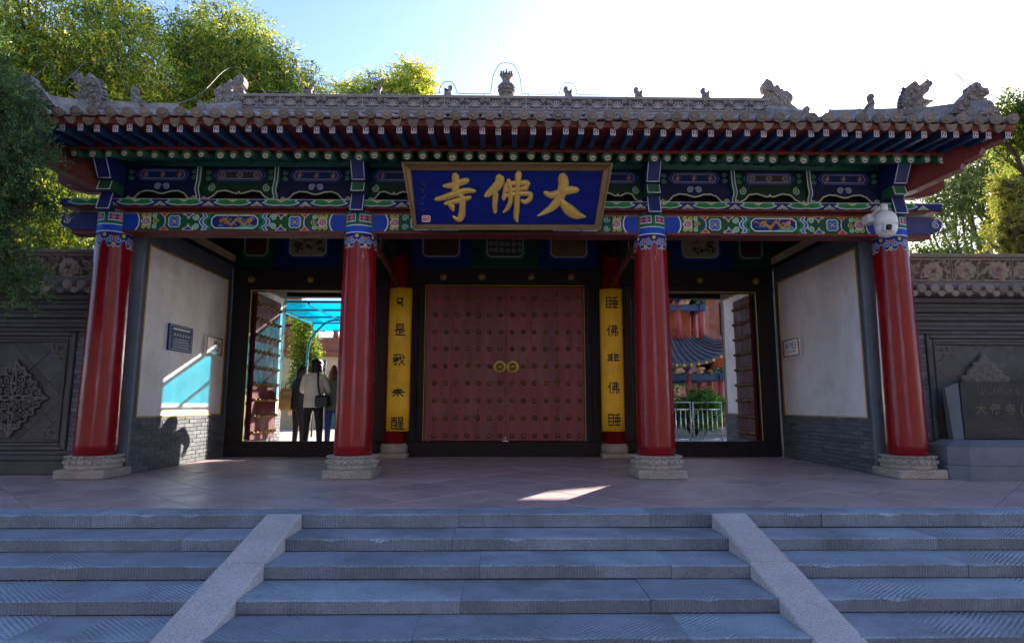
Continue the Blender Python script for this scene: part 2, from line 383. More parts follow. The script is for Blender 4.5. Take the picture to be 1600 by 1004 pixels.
mat('slate_tile', (.13,.135,.16), .75, .3, 6, .5, rand=.2)
def leafmat(n, c, tr, k=.5, rnd=.35): mat(n, None, .55, rnd, 1.1, 0, attr=True, spec=.3, trans=(k, tr))
leafmat('leaf', None, (2.1, 1.75, .8)); leafmat('juniper', None, (1.5, 1.4, .8), .35)
# ---------------------------------------------------------------- setting
g = MB(); g.add([(-900,-900,-.78),(900,-900,-.78),(900,900,-.78),(-900,900,-.78)], [(0,1,2,3)])
tag(g.build('ground', 'ground', fix=False), 'grey paved plaza ground reaching away from the stone steps', kind='structure')
EY, BY = -2.61, -2.30                                # front edge of the platform, line where paving meets the edge stones
plat = MB(); plat.box(-11, 11, BY+.002, 5.6, -.75, -.012)
platform = tag(plat.build('platform', 'joint'), 'stone platform paved with pinkish diagonal slabs under the gate', kind='structure')
ct = MB(); ct.box(-60, 60, 5.6, 90, -.75, -.004); ct.box(-60, -11, .3, 5.6, -.75, -.006); ct.box(11, 60, .3, 5.6, -.75, -.006)
tag(ct.build('courtyard', 'court'), 'pale sunlit courtyard ground behind the gate', kind='structure')
def clip(poly, ax, val, keep):
    out = []
    for i in range(len(poly)):
        a, b = poly[i], poly[(i+1) % len(poly)]; ia = (a[ax]-val)*keep >= 0; ib = (b[ax]-val)*keep >= 0
        if ia: out.append(a)
        if ia != ib:
            t = (val-a[ax])/(b[ax]-a[ax]); out.append((a[0]+(b[0]-a[0])*t, a[1]+(b[1]-a[1])*t))
    return out
S = .50; q = S/math.sqrt(2); rest = MB(); ntile = 0
for i in range(-40, 41):
    for j in range(-40, 41):
        cx = (i-j)*q+.11; cy = (i+j)*q+.16
        if not (-11.2 < cx < 11.2 and -2.8 < cy < 5.9): continue
        r = q-.0055
        pl = [(cx+r, cy), (cx, cy+r), (cx-r, cy), (cx, cy-r)]
        for ax, val, k in ((0, -10.98, 1), (0, 10.98, -1), (1, BY, 1), (1, 5.59, -1)): pl = clip(pl, ax, val, k) if len(pl) > 2 else []
        if len(pl) < 3: continue
        vis = (abs(cx) < 6.4 and cy < .2) or (abs(cx) < 5.0 and cy < 3.2)
        dz = random.uniform(-.0016, .0016)
        top = lambda a, b, d: (a, b, d)
        c0 = np.mean(pl, 0); ins = [tuple(c0+(np.array(p_)-c0)*.988) for p_ in pl]
        mb = rest if not vis else MB()
        n = len(pl); vs = [(a, b, -.011) for a, b in pl]+[(a, b, -.003+dz) for a, b in pl]+[(a, b, dz) for a, b in ins]
        fs = [tuple(range(2*n, 3*n))]+[(i_, (i_+1) % n, n+(i_+1) % n, n+i_) for i_ in range(n)]+[(n+i_, n+(i_+1) % n, 2*n+(i_+1) % n, 2*n+i_) for i_ in range(n)]
        mb.add(vs, fs)
        if vis: mb.build('paving_slab', 'paving', platform); ntile += 1
tag(rest.build('paving_field', 'paving', platform), kind='stuff')
# steps: seven risers, each tread a row of long hand-chiselled slabs
steps = MB(); RISE = [.113,.094,.094,.088,.095,.095,.095]; GO = [.396,.417,.437,.40,.41,.41]
zs = [0]; ys = [EY]
for k, r in enumerate(RISE): zs.append(zs[-1]-r)
for gq in GO: ys.append(ys[-1]-gq)
core = MB()
for k in range(6): core.box(-11, 11, ys[k]+.06, BY, -.77, zs[k+1]-.03) if k == 0 else core.box(-11, 11, ys[k]+.05, ys[k-1]+.06, -.77, zs[k+1]-.03)
stair = tag(core.build('stone_steps', 'joint'), 'wide flight of grey chiselled stone steps up to the gate', kind='structure')
RX = ((-1.99, -1.685), (1.705, 2.005))
rs = random.Random(3)
def wornslab(L, D, T):                                 # slab with a chipped, foot-worn nosing
    m_ = MB(); n = max(6, int(L/.09)); vs = []
    for i in range(n+1):
        x = -L/2+L*i/n; e = 0 < i < n
        c1 = rs.uniform(.004, .010)+(rs.uniform(.008, .022) if e and rs.random() < .10 else 0); c2 = c1*rs.uniform(.6, 1.2); dz = rs.uniform(-.0015, .0015); dy = rs.uniform(-.002, .002)
        vs += [(x, D/2, T/2), (x, -D/2+c1+.03, T/2+dz*.5), (x, -D/2+c1, T/2-.001+dz), (x, -D/2+dy, T/2-c2), (x, -D/2+dy, -T/2+.004), (x, -D/2+.006, -T/2), (x, D/2, -T/2)]
    k = 7; fs = [(i*k+j, i*k+(j+1) % k, (i+1)*k+(j+1) % k, (i+1)*k+j) for i in range(n) for j in range(k)]+[tuple(range(k)), tuple(n*k+j for j in range(k))]
    return m_.add(vs, fs)
def slabrow(x0, x1, yf, yb, zt, th):
    x = x0
    while x < x1-.05:
        L = rs.uniform(1.15, 1.75)
        if x1-x-L < .5: L = x1-x
        m_ = wornslab(L-.0024, yb-yf, th)
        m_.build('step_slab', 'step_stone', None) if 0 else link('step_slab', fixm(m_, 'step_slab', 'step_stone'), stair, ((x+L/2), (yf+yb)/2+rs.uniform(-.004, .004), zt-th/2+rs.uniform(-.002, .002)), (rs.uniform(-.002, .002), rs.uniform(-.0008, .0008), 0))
        x += L
def fixm(m_, name, mats):
    me = m_.mesh(name, mats); recalc(me); return me
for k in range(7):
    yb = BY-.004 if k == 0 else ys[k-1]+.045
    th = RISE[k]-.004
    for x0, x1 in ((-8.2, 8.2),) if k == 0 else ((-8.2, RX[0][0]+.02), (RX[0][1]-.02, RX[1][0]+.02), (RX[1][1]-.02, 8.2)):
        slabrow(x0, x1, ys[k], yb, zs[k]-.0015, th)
for (x0, x1) in RX:                                   # sloping kerb stones over the steps
    cuts = [-2.63, -3.42, -4.45, -5.45]
    zl = lambda y: .008+(y+2.63)*.247
    for a, b in zip(cuts[:-1], cuts[1:]):
        a2, b2 = a-.004, b+.004
        m_ = MB(); xa, xb = x0+rs.uniform(-.006, .006), x1+rs.uniform(-.006, .006)
        c_ = .012
        pr = [(xa, -.16), (xa, -c_), (xa+c_, 0), (xb-c_, 0), (xb, -c_), (xb, -.16)]
        n = 6; vs = []
        for yy in np.linspace(a2, b2, n):
            vs += [(px+rs.uniform(-.002, .002), yy, zl(yy)+pz+rs.uniform(-.0015, .0015)) for px, pz in pr]
        fs = [(i*6+j, i*6+(j+1) % 6, (i+1)*6+(j+1) % 6, (i+1)*6+j) for i in range(n-1) for j in range(6)]+[(0,1,2,3,4,5), tuple((n-1)*6+j for j in range(6))]
        m_.add(vs, fs); m_.build('ramp_stone', 'ramp_stone', stair)
# ---------------------------------------------------------------- the gate
GATE = empty('temple_gate', (0, 1.5, 0), 'Chinese temple gate with red columns, painted beams and grey tiled roof', 'gate')
YD = 3.10; CA, CB = 1.919, 5.134; XW = 4.912
NAVY, GREEN, WHITE, REDP, GOLDP, YEL = '#17348f', '#1d6a45', '#e6ece8', '#c2402c', '#a8863c', '#d8b030'
def prt(mb, name, mats, parent=GATE): return mb.build(name, mats, parent)
# columns
cv = Canvas(2*math.pi*.235, .52, .006, NAVY); Wc = cv.w
cv.poly([(0,.33),(Wc,.33),(Wc,.52),(0,.52)], GREEN)
for k in range(4):                                    # upper lattice patches
    x = Wc*(k+.5)/4; cv.poly([(x-.15,.385),(x+.15,.385),(x+.15,.475),(x-.15,.475)], '#2b3a86', WHITE, .008)
    for j in (-.09, 0, .09):
        for a in (0, math.pi/3, 2*math.pi/3): cv.line([(x+j-.035*math.cos(a), .43-.035*math.sin(a)), (x+j+.035*math.cos(a), .43+.035*math.sin(a))], .013, '#e07a5c')
    cv.line([(x-.15,.385),(x+.15,.385)], .006, WHITE)
cv.line([(0,.33),(Wc,.33)], .012, WHITE); cv.poly([(0,.24),(Wc,.24),(Wc,.325),(0,.325)], '#1d50c0'); cv.line([(0,.235),(Wc,.235)], .012, WHITE)
cv.poly([(0,0),(Wc,0),(Wc,.228),(0,.228)], '#10286f'); cv.cut = np.zeros(cv.U.shape, bool)
nl = 6
for k in range(nl):
    x = Wc*(k+.5)/nl; hw = Wc/nl/2
    for sx in (-1, 1):
        cv.spiral(x+sx*hw*.45, .13, .048, 1.5, sx, math.pi/2, .012, '#9fb6e0'); cv.disc(x+sx*hw*.98, .19, .022, YEL)
    cv.disc(x, .075, .022, YEL); cv.disc(x, .16, .024, '#c8553a')
per = np.abs(((cv.U/(Wc/nl)) % 1)-.5)*2               # lappet edge
edge = .02+.10*per**1.6+.02*np.sin(per*9)
d = cv.V-edge; a = np.clip(1-abs(d-.006)/.008, 0, 1)[..., None]; cv.c = cv.c*(1-a)+np.array(lin(WHITE))*a; cv.cut = d < 0
def colmesh(rb, rt, z0, z1, flip):
    def fn(u, v, h):
        th = u/Wc*2*math.pi-math.pi/2; zz = 2.865+v; r = rb+(rt-rb)*(zz-z0)/(z1-z0)+.006
        return r*np.cos(th), r*np.sin(th), zz
    return cv.mesh('painted_collar', fn, 'paint')
base_prof = [(.285,.105),(.305,.12),(.312,.15),(.30,.155),(.308,.17),(.305,.20),(.29,.245),(.285,.25),(.288,.262),(.278,.275),(.15,.277)]
rb, rt = .236, .20
cm = MB(); cm.lathe([(rb*1.0,.27),(rb,.4),(rb*.975,1.2),(rb*.94,2.1),(rb*.9,2.9),(rt,3.45),(rt,3.5)], n=36); colme = fixm(cm, 'column', 'red_lacquer')
bm_ = MB(); bm_.lathe(base_prof, n=40)
for k in range(22):                                   # carved petals round the drum
    a = 2*math.pi*k/22
    for zz, r_ in ((.20, .296), (.262, .286)): bm_.cbox(r_*math.cos(a), r_*math.sin(a), zz, .032, .03, .024 if zz < .25 else .012, .011, 0, Matrix.Rotation(a, 3, 'Z'))
basme = fixm(bm_, 'column_base', 'plinth')
pm = MB(); pm.box(-.30, .30, -.30, .30, 0, .115, ch=.016); plme = fixm(pm, 'plinth_block', 'plinth')
colr = colmesh(rb, rt, .27, 3.5, 1)
for k, x in enumerate((-CB, -CA, CA, CB)):
    c = link('column', colme, GATE, (x, 0, 0), (0, 0, k*1.3))
    b = link('column_base', basme, c, (x, 0, 0), (0, 0, .3*k)); b.rotation_euler = (0, 0, -k*1.3+.1*k)
    p_ = link('plinth_block', plme, c, (x, 0, 0)); p_.rotation_euler = (0, 0, -k*1.3+(.015, -.01, .012, -.02)[k])
    q_ = link('painted_collar', colr, c, (x, 0, 0)); q_.rotation_euler = (0, 0, -k*1.3)
for x in (-CA, CA):                                   # columns flanking the middle door
    m_ = MB(); m_.lathe([(.19,.22),(.19,2.0),(.175,3.6)], (x, YD-.12, 0), 24); c = prt(m_, 'column', 'red_lacquer')
    m_ = MB(); m_.lathe([(.20,.06),(.235,.1),(.235,.18),(.21,.235),(.1,.237)], (x, YD-.14, 0), 24); m_.box(x-.25, x+.25, YD-.39, YD+.1, 0, .075, ch=.012); prt(m_, 'column_base', 'plinth', c)
for x in (-CB, -CA, CA, CB):                          # rear columns
    m_ = MB(); m_.lathe([(.21,0),(.2,3.7)], (x, 5.25, 0), 16); prt(m_, 'column', 'red_lacquer')
# painted lower beams with red under-strip
def flower(c, x, y, r, col, petal=4, mid=YEL):
    for k in range(petal):
        a = 2*math.pi*(k+.5)/petal; c.disc(x+r*.52*math.cos(a), y+r*.52*math.sin(a), r*.5+.008, WHITE)
    for k in range(petal):
        a = 2*math.pi*(k+.5)/petal; px, py = x+r*.52*math.cos(a), y+r*.52*math.sin(a); c.disc(px, py, r*.5, col); c.spiral(px, py, r*.36, 1.3, 1 if k % 2 else -1, a, .007, '#8fb0d8')
    c.disc(x, y, r*.2, mid)
def half(c, L, s, h):                                 # ornament from the column end towards the middle; s = +1 from left
    X = (lambda x: x) if s > 0 else (lambda x: L-x)
    def pl(pts, *a, **k): c.poly([(X(x), y) for x, y in pts], *a, **k)
    def ln(pts, *a): c.line([(X(x), y) for x, y in pts], *a)
    arc = [(.10+.10*math.cos(t), h/2+h*.62*math.sin(t)) for t in np.linspace(-1.2, 1.2, 12)]
    pl([(0,0)]+[(max(0,a), min(max(b,0),h)) for a, b in arc]+[(0,h)], '#1a3fa0'); ln(arc, .012, WHITE)
    pl([(.20,0),(.50,0),(.44,h*.5),(.50,h),(.20,h),(.21,h*.5)], '#0f5232')
    flower(c, X(.29), h/2, .055, '#b8402a', 5, YEL)
    for y in (.045, h-.045):
        for x in (.26, .33, .40): c.spiral(X(x), y, .034, 1.3, s, 1., .011, '#d8c870' if x < .35 else '#b8e0c4')
    c.spiral(X(.41), h/2, .04, 1.4, s, 0, .009, '#cfc06a')
    ar2 = [(.40+.12*math.cos(t), h/2+h*.58*math.sin(t)) for t in np.linspace(-1.25, 1.25, 12)]; ln(ar2, .022, NAVY); ln([(x+.014, y) for x, y in ar2], .008, WHITE)
    for y0, sg in ((0, 1), (h, -1)): pl([(.46,y0),(.58,y0),(.52,y0+sg*h*.24)], '#a83422', '#e0b090', .009)
    flower(c, X(.65), h/2, .082, NAVY)
    for y0, sg in ((0, 1), (h, -1)):
        pl([(.76,y0),(.90,y0),(.83,y0+sg*.06)], NAVY, WHITE, .007); c.disc(X(.83), y0+sg*.07, .014, YEL); c.disc(X(.77), y0+sg*.02, .012, YEL); c.disc(X(.89), y0+sg*.02, .012, YEL)
    for y in (.055, h-.055): c.spiral(X(.93), y, .043, 1.5, s, math.pi, .012, '#b8e4cc')
    for o, col in ((0, '#1f46b0'), (.05, '#1a7a4c')):
        zz = [(1.0+o,0),(1.045+o,0),(1.075+o,h*.2),(1.03+o,h*.36),(1.015+o,h*.5),(1.03+o,h*.64),(1.075+o,h*.8),(1.045+o,h),(1.0+o,h),(1.03+o,h*.8),(.985+o,h*.64),(.97+o,h*.5),(.985+o,h*.36),(1.03+o,h*.2)]
        pl(zz, col, WHITE if o == 0 else None, .009)
rr = random.Random(5)
def beampaint(L, h, full):
    c = Canvas(L, h, .0062, '#0f4d30')
    for s in (1, -1): half(c, L, s, h)
    a, b = (1.13, L-1.13)
    if full:
        oc = [(a+.05,.03),(b-.05,.03),(b,.075),(b,h-.075),(b-.05,h-.03),(a+.05,h-.03),(a,h-.075),(a,.075)]
        c.poly(oc, '#111f6a', WHITE, .010)
        for k in range(14): 
            x, y = rr.uniform(a+.06, b-.06), rr.uniform(.06, h-.06); c.line([(x-.03, y), (x, y+.012), (x+.03, y-.006)], .010, rr.choice(['#6fa0b0', '#3a6a7a', '#b0a0a0', '#2a5a4a']))
        n = 40; pts = [(a+.12+(b-a-.24)*k/n, h/2+.038*math.sin(k/n*math.pi*4.2)) for k in range(n+1)]
        c.line(pts, .034, '#8f6f2e'); c.line([(x, y+.006) for x, y in pts], .012, '#b08c45')
        for k in range(3, n, 4): c.line([pts[k], (pts[k][0]+.03, pts[k][1]+rr.choice((-.055, .055)))], .012, '#9a7632')
        c.disc(pts[-1][0]+.02, pts[-1][1], .03, '#a8843e'); c.line([pts[-1], (pts[-1][0]+.06, pts[-1][1]+.05)], .01, '#d07050')
        for k in range(6): c.line([(b-.02-.03*k, .035), (b-.05-.03*k, .07), (b-.10-.03*k, .04)], .009, '#58b088')
        for k in range(4): c.disc(a+.1+k*(b-a-.2)/3+rr.uniform(-.05, .05), h/2+rr.uniform(-.05, .05), .014, '#c8583c')
    else:
        for a_ in (.62, L-.62):
            x = a_; c.poly([(x-.28,0),(x+.5,0),(x+.5,h),(x-.28,h)] if a_ < L/2 else [(x-.5,0),(x+.28,0),(x+.28,h),(x-.5,h)], '#0f4d30')
            s = 1 if a_ < L/2 else -1
            for y in (.055, h-.055): c.spiral(x-s*.2, y, .042, 1.4, s, 0, .009, '#a8d8c0')
            hx = [(x-s*.12,h*.28),(x-s*.06,.02),(x+s*.5,.02),(x+s*.5,h-.02),(x-s*.06,h-.02),(x-s*.12,h*.72)]
            c.poly(hx, '#1d45b0', WHITE, .009); c.poly([(x-s*.05,.05),(x+s*.45,.05),(x+s*.45,h-.05),(x-s*.05,h-.05)], '#1a5a50', WHITE, .006)
            for k in range(5):
                for yy in (.08, h-.08):
                    px = x+s*(.0+.09*k)
                    for t in (0, 1.05, 2.1): c.line([(px-.03*math.cos(t), yy-.03*math.sin(t)), (px+.03*math.cos(t), yy+.03*math.sin(t))], .010, '#d06850' if k % 2 else '#c8d0d0')
    c.line([(0,h-.006),(L,h-.006)], .010, '#8a7a40')
    return c
BZ0, BZ1, BF = 3.135, 3.365, -.135
for x0, x1, full in ((-CB+.18, -CA-.18, True), (-CA+.18, CA-.18, False), (CA+.18, CB-.18, True)):
    L = x1-x0; m_ = MB(); m_.box(x0-.1, x1+.1, BF+.004, .13, BZ0-.002, BZ1)
    b = prt(m_, 'painted_beam', 'green_paint')
    me = beampaint(L, BZ1-BZ0, full).mesh('painted_face', lambda u, v, h, x0=x0: (x0+u, BF+0*u, BZ0+v-0*u), 'paint')
    o = link('painted_face', me, b); me.transform(Matrix.Translation(-ORG[GATE]))
    m_ = MB(); m_.box(x0, x1, BF-.015, .12, BZ0-.036, BZ0-.004, ch=.006); prt(m_, 'beam_strip', 'red_paint', b)
    m_ = MB(); m_.box(x0-.1, x1+.1, -.10, .1, BZ1+.003, 3.425); prt(m_, 'spacer_board', 'red_paint', b)
# flat plate beam: scalloped green and blue
PX = 5.72; PZ0, PZ1, PF = 3.428, 3.522, -.235
m_ = MB(); m_.box(-PX, PX, PF+.004, .2, PZ0+.006, PZ1-.002); plate = prt(m_, 'plate_beam', 'deep_blue')
m_ = MB(); m_.box(-PX+.01, PX-.01, PF+.02, .19, PZ0-.014, PZ0+.004); prt(m_, 'plate_soffit', 'red_paint', plate)
c = Canvas(2*PX, PZ1-PZ0, .0065, '#141f63'); h = c.h; per = .62
k = 0; x = .12
while x < 2*PX-.2:
    c.poly([(x,h),(x+.03,h*.72),(x-.02,h*.5),(x+.05,h*.22),(x+.14,h*.1),(x+.22,h*.2),(x+.30,h*.1),(x+.38,h*.22),(x+.45,h*.5),(x+.40,h*.72),(x+.43,h)], '#1a7440', '#c8dcd0', .009)
    c.line([(x+.15,h*.98),(x+.215,h*.62),(x+.28,h*.98)], .010, '#d0d8a0'); c.disc(x+.215, h*.86, .012, YEL)
    y = x+.435+(per-.435)/2; c.line([(y-.07,0),(y,h*.6),(y+.07,0)], .010, '#c8d0a8'); c.line([(y-.035,0),(y,h*.3),(y+.035,0)], .009, '#c8d0a8'); c.disc(y, h*.45, .01, YEL)
    x += per
c.line([(0,h-.004),(2*PX,h-.004)], .009, '#a9b4c8')
me = c.mesh('painted_face', lambda u, v, h: (u-PX, PF+0*u, PZ0+v), 'paint'); me.transform(Matrix.Translation(-ORG[GATE])); link('painted_face', me, plate)
# bracket boards between the columns, cut to a cloud edge
def bracket(x0, x1, blue, kind):
    L = x1-x0; H = .465; z0 = PZ1+.004; c = Canvas(L, H, .0068, '#0d143e' if blue else '#0d2e20')
    yy = .29
    c.poly([(0,yy),(L,yy),(L,H),(0,H)], '#0e2c24' if not blue else '#10183c')
    cx = L/2; w_ = min(.28, L*.32)
    c.poly([(cx-w_-.06,yy+.085),(cx-w_,yy+.012),(cx+w_,yy+.012),(cx+w_+.06,yy+.085),(cx+w_,H-.012),(cx-w_,H-.012)], '#15226e', '#4a5ea8', .009)
    c.poly([(cx-w_+.02,yy+.035),(cx+w_-.02,yy+.035),(cx+w_+.015,yy+.085),(cx+w_-.02,H-.035),(cx-w_+.02,H-.035),(cx-w_-.015,yy+.085)], '#3c3a44' if kind == 1 else '#12305e', '#b0a8a8', .008)
    n = max(2, int(w_/.075))
    for k in range(n):
        px = cx-w_+.06+(2*w_-.12)*k/(n-1)
        if kind == 1: c.ring(px, yy+.087, .032, .010, '#a8a090'); c.disc(px, yy+.087, .012, '#7a7468')
        else:
            for t in (.2, 1.25, 2.3): c.line([(px-.035*math.cos(t), yy+.087-.035*math.sin(t)), (px+.035*math.cos(t), yy+.087+.035*math.sin(t))], .010, ('#d06048', '#b8c0d0', '#d06048')[int(t)])
    for s in (-1, 1):
        ex = cx+s*(w_+.13)
        if 0 < ex < L:
            for y in (yy+.045, yy+.125): c.spiral(ex, y, .035, 1.3, s, 0, .009, '#5fa080')
        e2 = cx+s*(w_+.21)
        if .03 < e2 < L-.03: c.spiral(e2, yy+.085, .05, 1.3, -s, 0, .010, '#6a80c0'); c.disc(e2, yy+.15, .02, '#a84030')
    # cloud-edge opening
    if blue: prof = [(-.48,0),(-.40,.045),(-.36,.06),(-.30,.125),(-.22,.155),(-.12,.15),(-.05,.125),(0,.115),(.05,.125),(.12,.15),(.22,.155),(.30,.125),(.36,.06),(.40,.045),(.48,0)]
    else: prof = [(-.44,0),(-.42,.05),(-.35,.085),(-.29,.15),(-.18,.165),(-.05,.125),(-.02,.125),(0,.15),(.02,.125),(.05,.125),(.18,.165),(.29,.15),(.35,.085),(.42,.05),(.44,0)]
    pts = [(cx+a*L*.98, b) for a, b in prof]
    xs_ = np.array([p_[0] for p_ in pts]); zs_ = np.array([p_[1] for p_ in pts]); ed = np.interp(c.U, xs_, zs_, left=0, right=0)
    c.line(pts, .014, '#c4c9a8')
    if blue:
        for s in (-1, 1): c.spiral(cx+s*.055, .215, .045, 1.7, -s, math.pi/2+s*1.2, .010, '#aeb8d8'); c.spiral(cx+s*L*.43, .055, .036, 1.4, s, 0, .010, '#c4c9a8')
    else:
        for s in (-1, 1): c.spiral(cx+s*L*.37, .20, .052, 1.7, s, 1.5, .010, '#a8d0b4'); c.spiral(cx+s*L*.46, .05, .03, 1.3, -s, 0, .010, '#c4c9a8')
    c.cut = c.V < ed-.008
    me = c.mesh('bracket_board', lambda u, v, h: (x0+u, -.055+0*u, z0+v), 'paint'); me.transform(Matrix.Translation(-ORG[GATE]))
    o = link('bracket_board', me, GATE); sm_ = o.modifiers.new('t', 'SOLIDIFY'); sm_.thickness = .03; sm_.offset = -1 if 0 else 1
    return o
kinds = 0
for (a, b) in ((-CB+.1, -CA-.09), (CA+.09, CB-.1)):
    n = 3
    for k in range(n):
        kk = k if a < 0 else n-1-k
        bracket(a+(b-a)*k/n+.012, a+(b-a)*(k+1)/n-.012, kk != 1, kk == 1)
for k, (a, b) in enumerate(((-CA+.09, -1.14), (-1.12, -.38), (-.36, .36), (.38, 1.12), (1.14, CA-.09))): bracket(a+.01, b-.01, k in (1, 3), k == 2)
m_ = MB(); m_.box(-CB, CB, .06, .09, 3.5, 4.2); prt(m_, 'back_board', 'dark_wood')
def strut(x, wd, big, s):                              # stacked carved bracket arm leaning outwards
    z0 = PZ1
    if big:
        for (za, zb, ya, yb, mt_, dx) in ((3.36,3.60,-.30,-.24,'deep_blue',0), (3.60,3.74,-.34,-.30,'green_paint',-s*.015), (3.74,4.02,-.36,-.50,'deep_blue',-s*.03)):
            m_ = MB(); xx = x+dx
            vs = [(xx-wd, ya, za), (xx+wd, ya, za), (xx+wd, -.06, za), (xx-wd, -.06, za), (xx-wd-s*.0, yb, zb), (xx+wd, yb, zb), (xx+wd, -.06, zb), (xx-wd, -.06, zb)]
            m_.add(vs, [(0,1,2,3),(4,7,6,5),(0,4,5,1),(1,5,6,2),(2,6,7,3),(3,7,4,0)]); o = prt(m_, 'bracket_arm', mt_)
            m_ = MB()
            for e in (-1, 1): m_.tube([(xx+e*(wd-.006), ya-.004, za+.01), (xx+e*(wd-.006), yb-.004, zb-.01)], .006, 5)
            m_.tube([(xx-wd, ya-.004, za+.008), (xx+wd, ya-.004, za+.008)], .006, 5); prt(m_, 'white_outline', 'print_light', o)
    else:
        m_ = MB(); pts = [(x+s*.02, -.09, z0+.005), (x+s*.015, -.10, z0+.09), (x+s*.03, -.12, z0+.17), (x-s*.0, -.15, z0+.28), (x-s*.015, -.17, z0+.46)]
        P = cat_rom(pts, 4)
        vs = []
        for p_ in P: vs += [(p_[0]-wd, p_[1], p_[2]), (p_[0]+wd, p_[1], p_[2]), (p_[0]+wd, -.06, p_[2]), (p_[0]-wd, -.06, p_[2])]
        n = len(P); fs = [(i*4+j, i*4+(j+1) % 4, (i+1)*4+(j+1) % 4, (i+1)*4+j) for i in range(n-1) for j in range(4)]+[(0,1,2,3), tuple((n-1)*4+j for j in range(4))]
        m_.add(vs, fs); o = prt(m_, 'bracket_arm', 'green_paint')
        m_ = MB()
        for e in (-1, 1): m_.tube([(p_[0]+e*(wd-.004), p_[1]-.003, p_[2]) for p_ in P], .0065, 5)
        prt(m_, 'white_outline', 'print_light', o)
for x in (-CB, -CA, CA, CB): strut(x, .085, True, -1 if x < 0 else 1)
for (a, b) in ((-CB+.1, -CA-.09), (CA+.09, CB-.1)):
    for k in (1, 2): strut(a+(b-a)*k/3, .026, False, 1 if a > 0 else -1)
for x in (-1.13, -.37, .37, 1.13): strut(x, .026, False, 1 if x > 0 else -1)
for s in (-1, 1):                                      # scroll-carved beam ends outside the outer columns
    pr = [(0,0),(.42,.0),(.50,.03),(.55,.09),(.55,.16),(.50,.21),(.44,.20),(.42,.235),(0,.235)]
    m_ = MB(); m_.prism([(a, b) for a, b in pr], lambda a, b, d: (s*(CB+.1+a), d, 3.145+b), -.10, .10); o = prt(m_, 'beam_end', 'deep_blue')
    m_ = MB(); m_.tube([(s*(CB+.1+.475+.055*(1-k/18*.85)*math.cos(k*.55+1.2)), -.104, 3.145+.125+.055*(1-k/18*.85)*math.sin(k*.55+1.2)) for k in range(19)], .007, 5)
    m_.tube([(s*(CB+.12+a), -.104, 3.155+b*.96) for a, b in pr[1:7]], .006, 5); prt(m_, 'white_outline', 'print_light', o)
    m_ = MB(); m_.box(s*(CB+.1), s*(CB+.5), -.09, .09, 3.09, 3.142); prt(m_, 'beam_strip', 'red_paint', o)
# ---------------------------------------------------------------- eaves and roof
EYV = -1.17                                            # tips of the flying rafters
m_ = MB(); m_.cyl((-CB-.45, -.02, 4.13), (CB+.45, -.02, 4.13), .12, n=20); prt(m_, 'purlin', 'green_paint')
m_ = MB(); m_.box(-CB-.3, CB+.3, -.07, .05, 3.965, 4.03); prt(m_, 'purlin_board', 'dark_wood')
# round rafter with painted end
def capcanvas(r):
    c = Canvas(2*r, 2*r, .0035, '#1b6a3c')
    c.disc(r, r*.74, r*.60, '#e0dccc'); c.disc(r, r*.74, r*.48, '#b8402c'); c.disc(r, r*.62, r*.36, '#e4e0d8'); c.disc(r*.84, r*.6, r*.17, '#1c2c86'); c.disc(r*1.16, r*.54, r*.17, '#1c2c86'); c.line([(r*.6, r*1.0), (r, r*.8), (r*1.4, r*1.0)], r*.12, '#e8e4dc')
    c.cut = np.hypot(c.U-r, c.V-r) > r*.99
    return c
RR = .054; SL = .32
rm = MB(); rm.tube([(0, 0, 0), (0, .95, .95*SL)], RR, 14); rme = fixm(rm, 'rafter', 'green_paint')
cc = capcanvas(RR+.003); nrm = Vector((0, 1, SL)).normalized()
cme = cc.mesh('rafter_end', lambda u, v, h: (u-RR-.003, -.002-(v-RR-.003)*-.0, v-RR-.003), 'paint')
fm = MB(); fm.box(-.031, .031, 0, .75, -.04, .04, ch=.004); fme = fixm(fm, 'flying_rafter', 'blue_paint')
c = Canvas(.062, .08, .0031, '#2c2c66'); wv = '#d8d0cc'
c.line([(.004,.004),(.058,.004),(.058,.076),(.004,.076),(.004,.004)], .008, wv); c.line([(.018,.058),(.044,.058),(.019,.022),(.045,.022)], .009, wv)
qme = c.mesh('rafter_end', lambda u, v, h: (u-.031, -.002+0*u, v-.04), 'paint')
rj = random.Random(11); XE = 5.93
n = 61
for k in range(n+1):
    x = -XE+.08+(2*XE-.16)*k/n
    jx = rj.uniform(-.022, .022); jz = rj.uniform(-.006, .006)
    if abs(x) < XE-.28:
        y0 = -.64+rj.uniform(-.02, .02)
        sc_ = rj.uniform(.86, 1.12)
        o = link('rafter', rme, GATE, (x+jx, y0, 3.955+jz), None, (sc_, 1, sc_))
        e = link('rafter_end', cme, o, (x+jx, y0-.004, 3.955+jz)); e.rotation_euler = (0, rj.uniform(-.35, .35), 0)
    jx = rj.uniform(-.024, .024)
    y0 = EYV+rj.uniform(-.012, .012); z0 = 4.035+rj.uniform(-.006, .006)
    o = link('flying_rafter', fme, GATE, (x+jx, y0, z0), (rad(4.5), 0, rj.uniform(-.02, .02)))
    link('rafter_end', qme, o, (x+jx, y0-.003, z0))
YR, ZR0, ZT = 3.10, 4.165, 2.19
def zr(y): t = (y+1.27)/(YR+1.27); return ZR0+ZT*(.80*t+.20*t*t)
def yend(x): return YR if abs(x) < 5.0 else max(-1.15, 1.0-(abs(x)-5.0)*2.3)
m_ = MB()                                              # boarding under the tiles: red soffit
m_.add([(-XE, -.60, 4.115),(XE, -.60, 4.115),(XE, EYV-.0, 4.082),(-XE, EYV-.0, 4.082)], [(0,1,2,3)])
m_.add([(-XE, -.60, 4.03),(XE, -.60, 4.03),(XE, -.60, 4.115),(-XE, -.60, 4.115)], [(0,1,2,3)])
prt(m_, 'eave_soffit', 'red_paint')
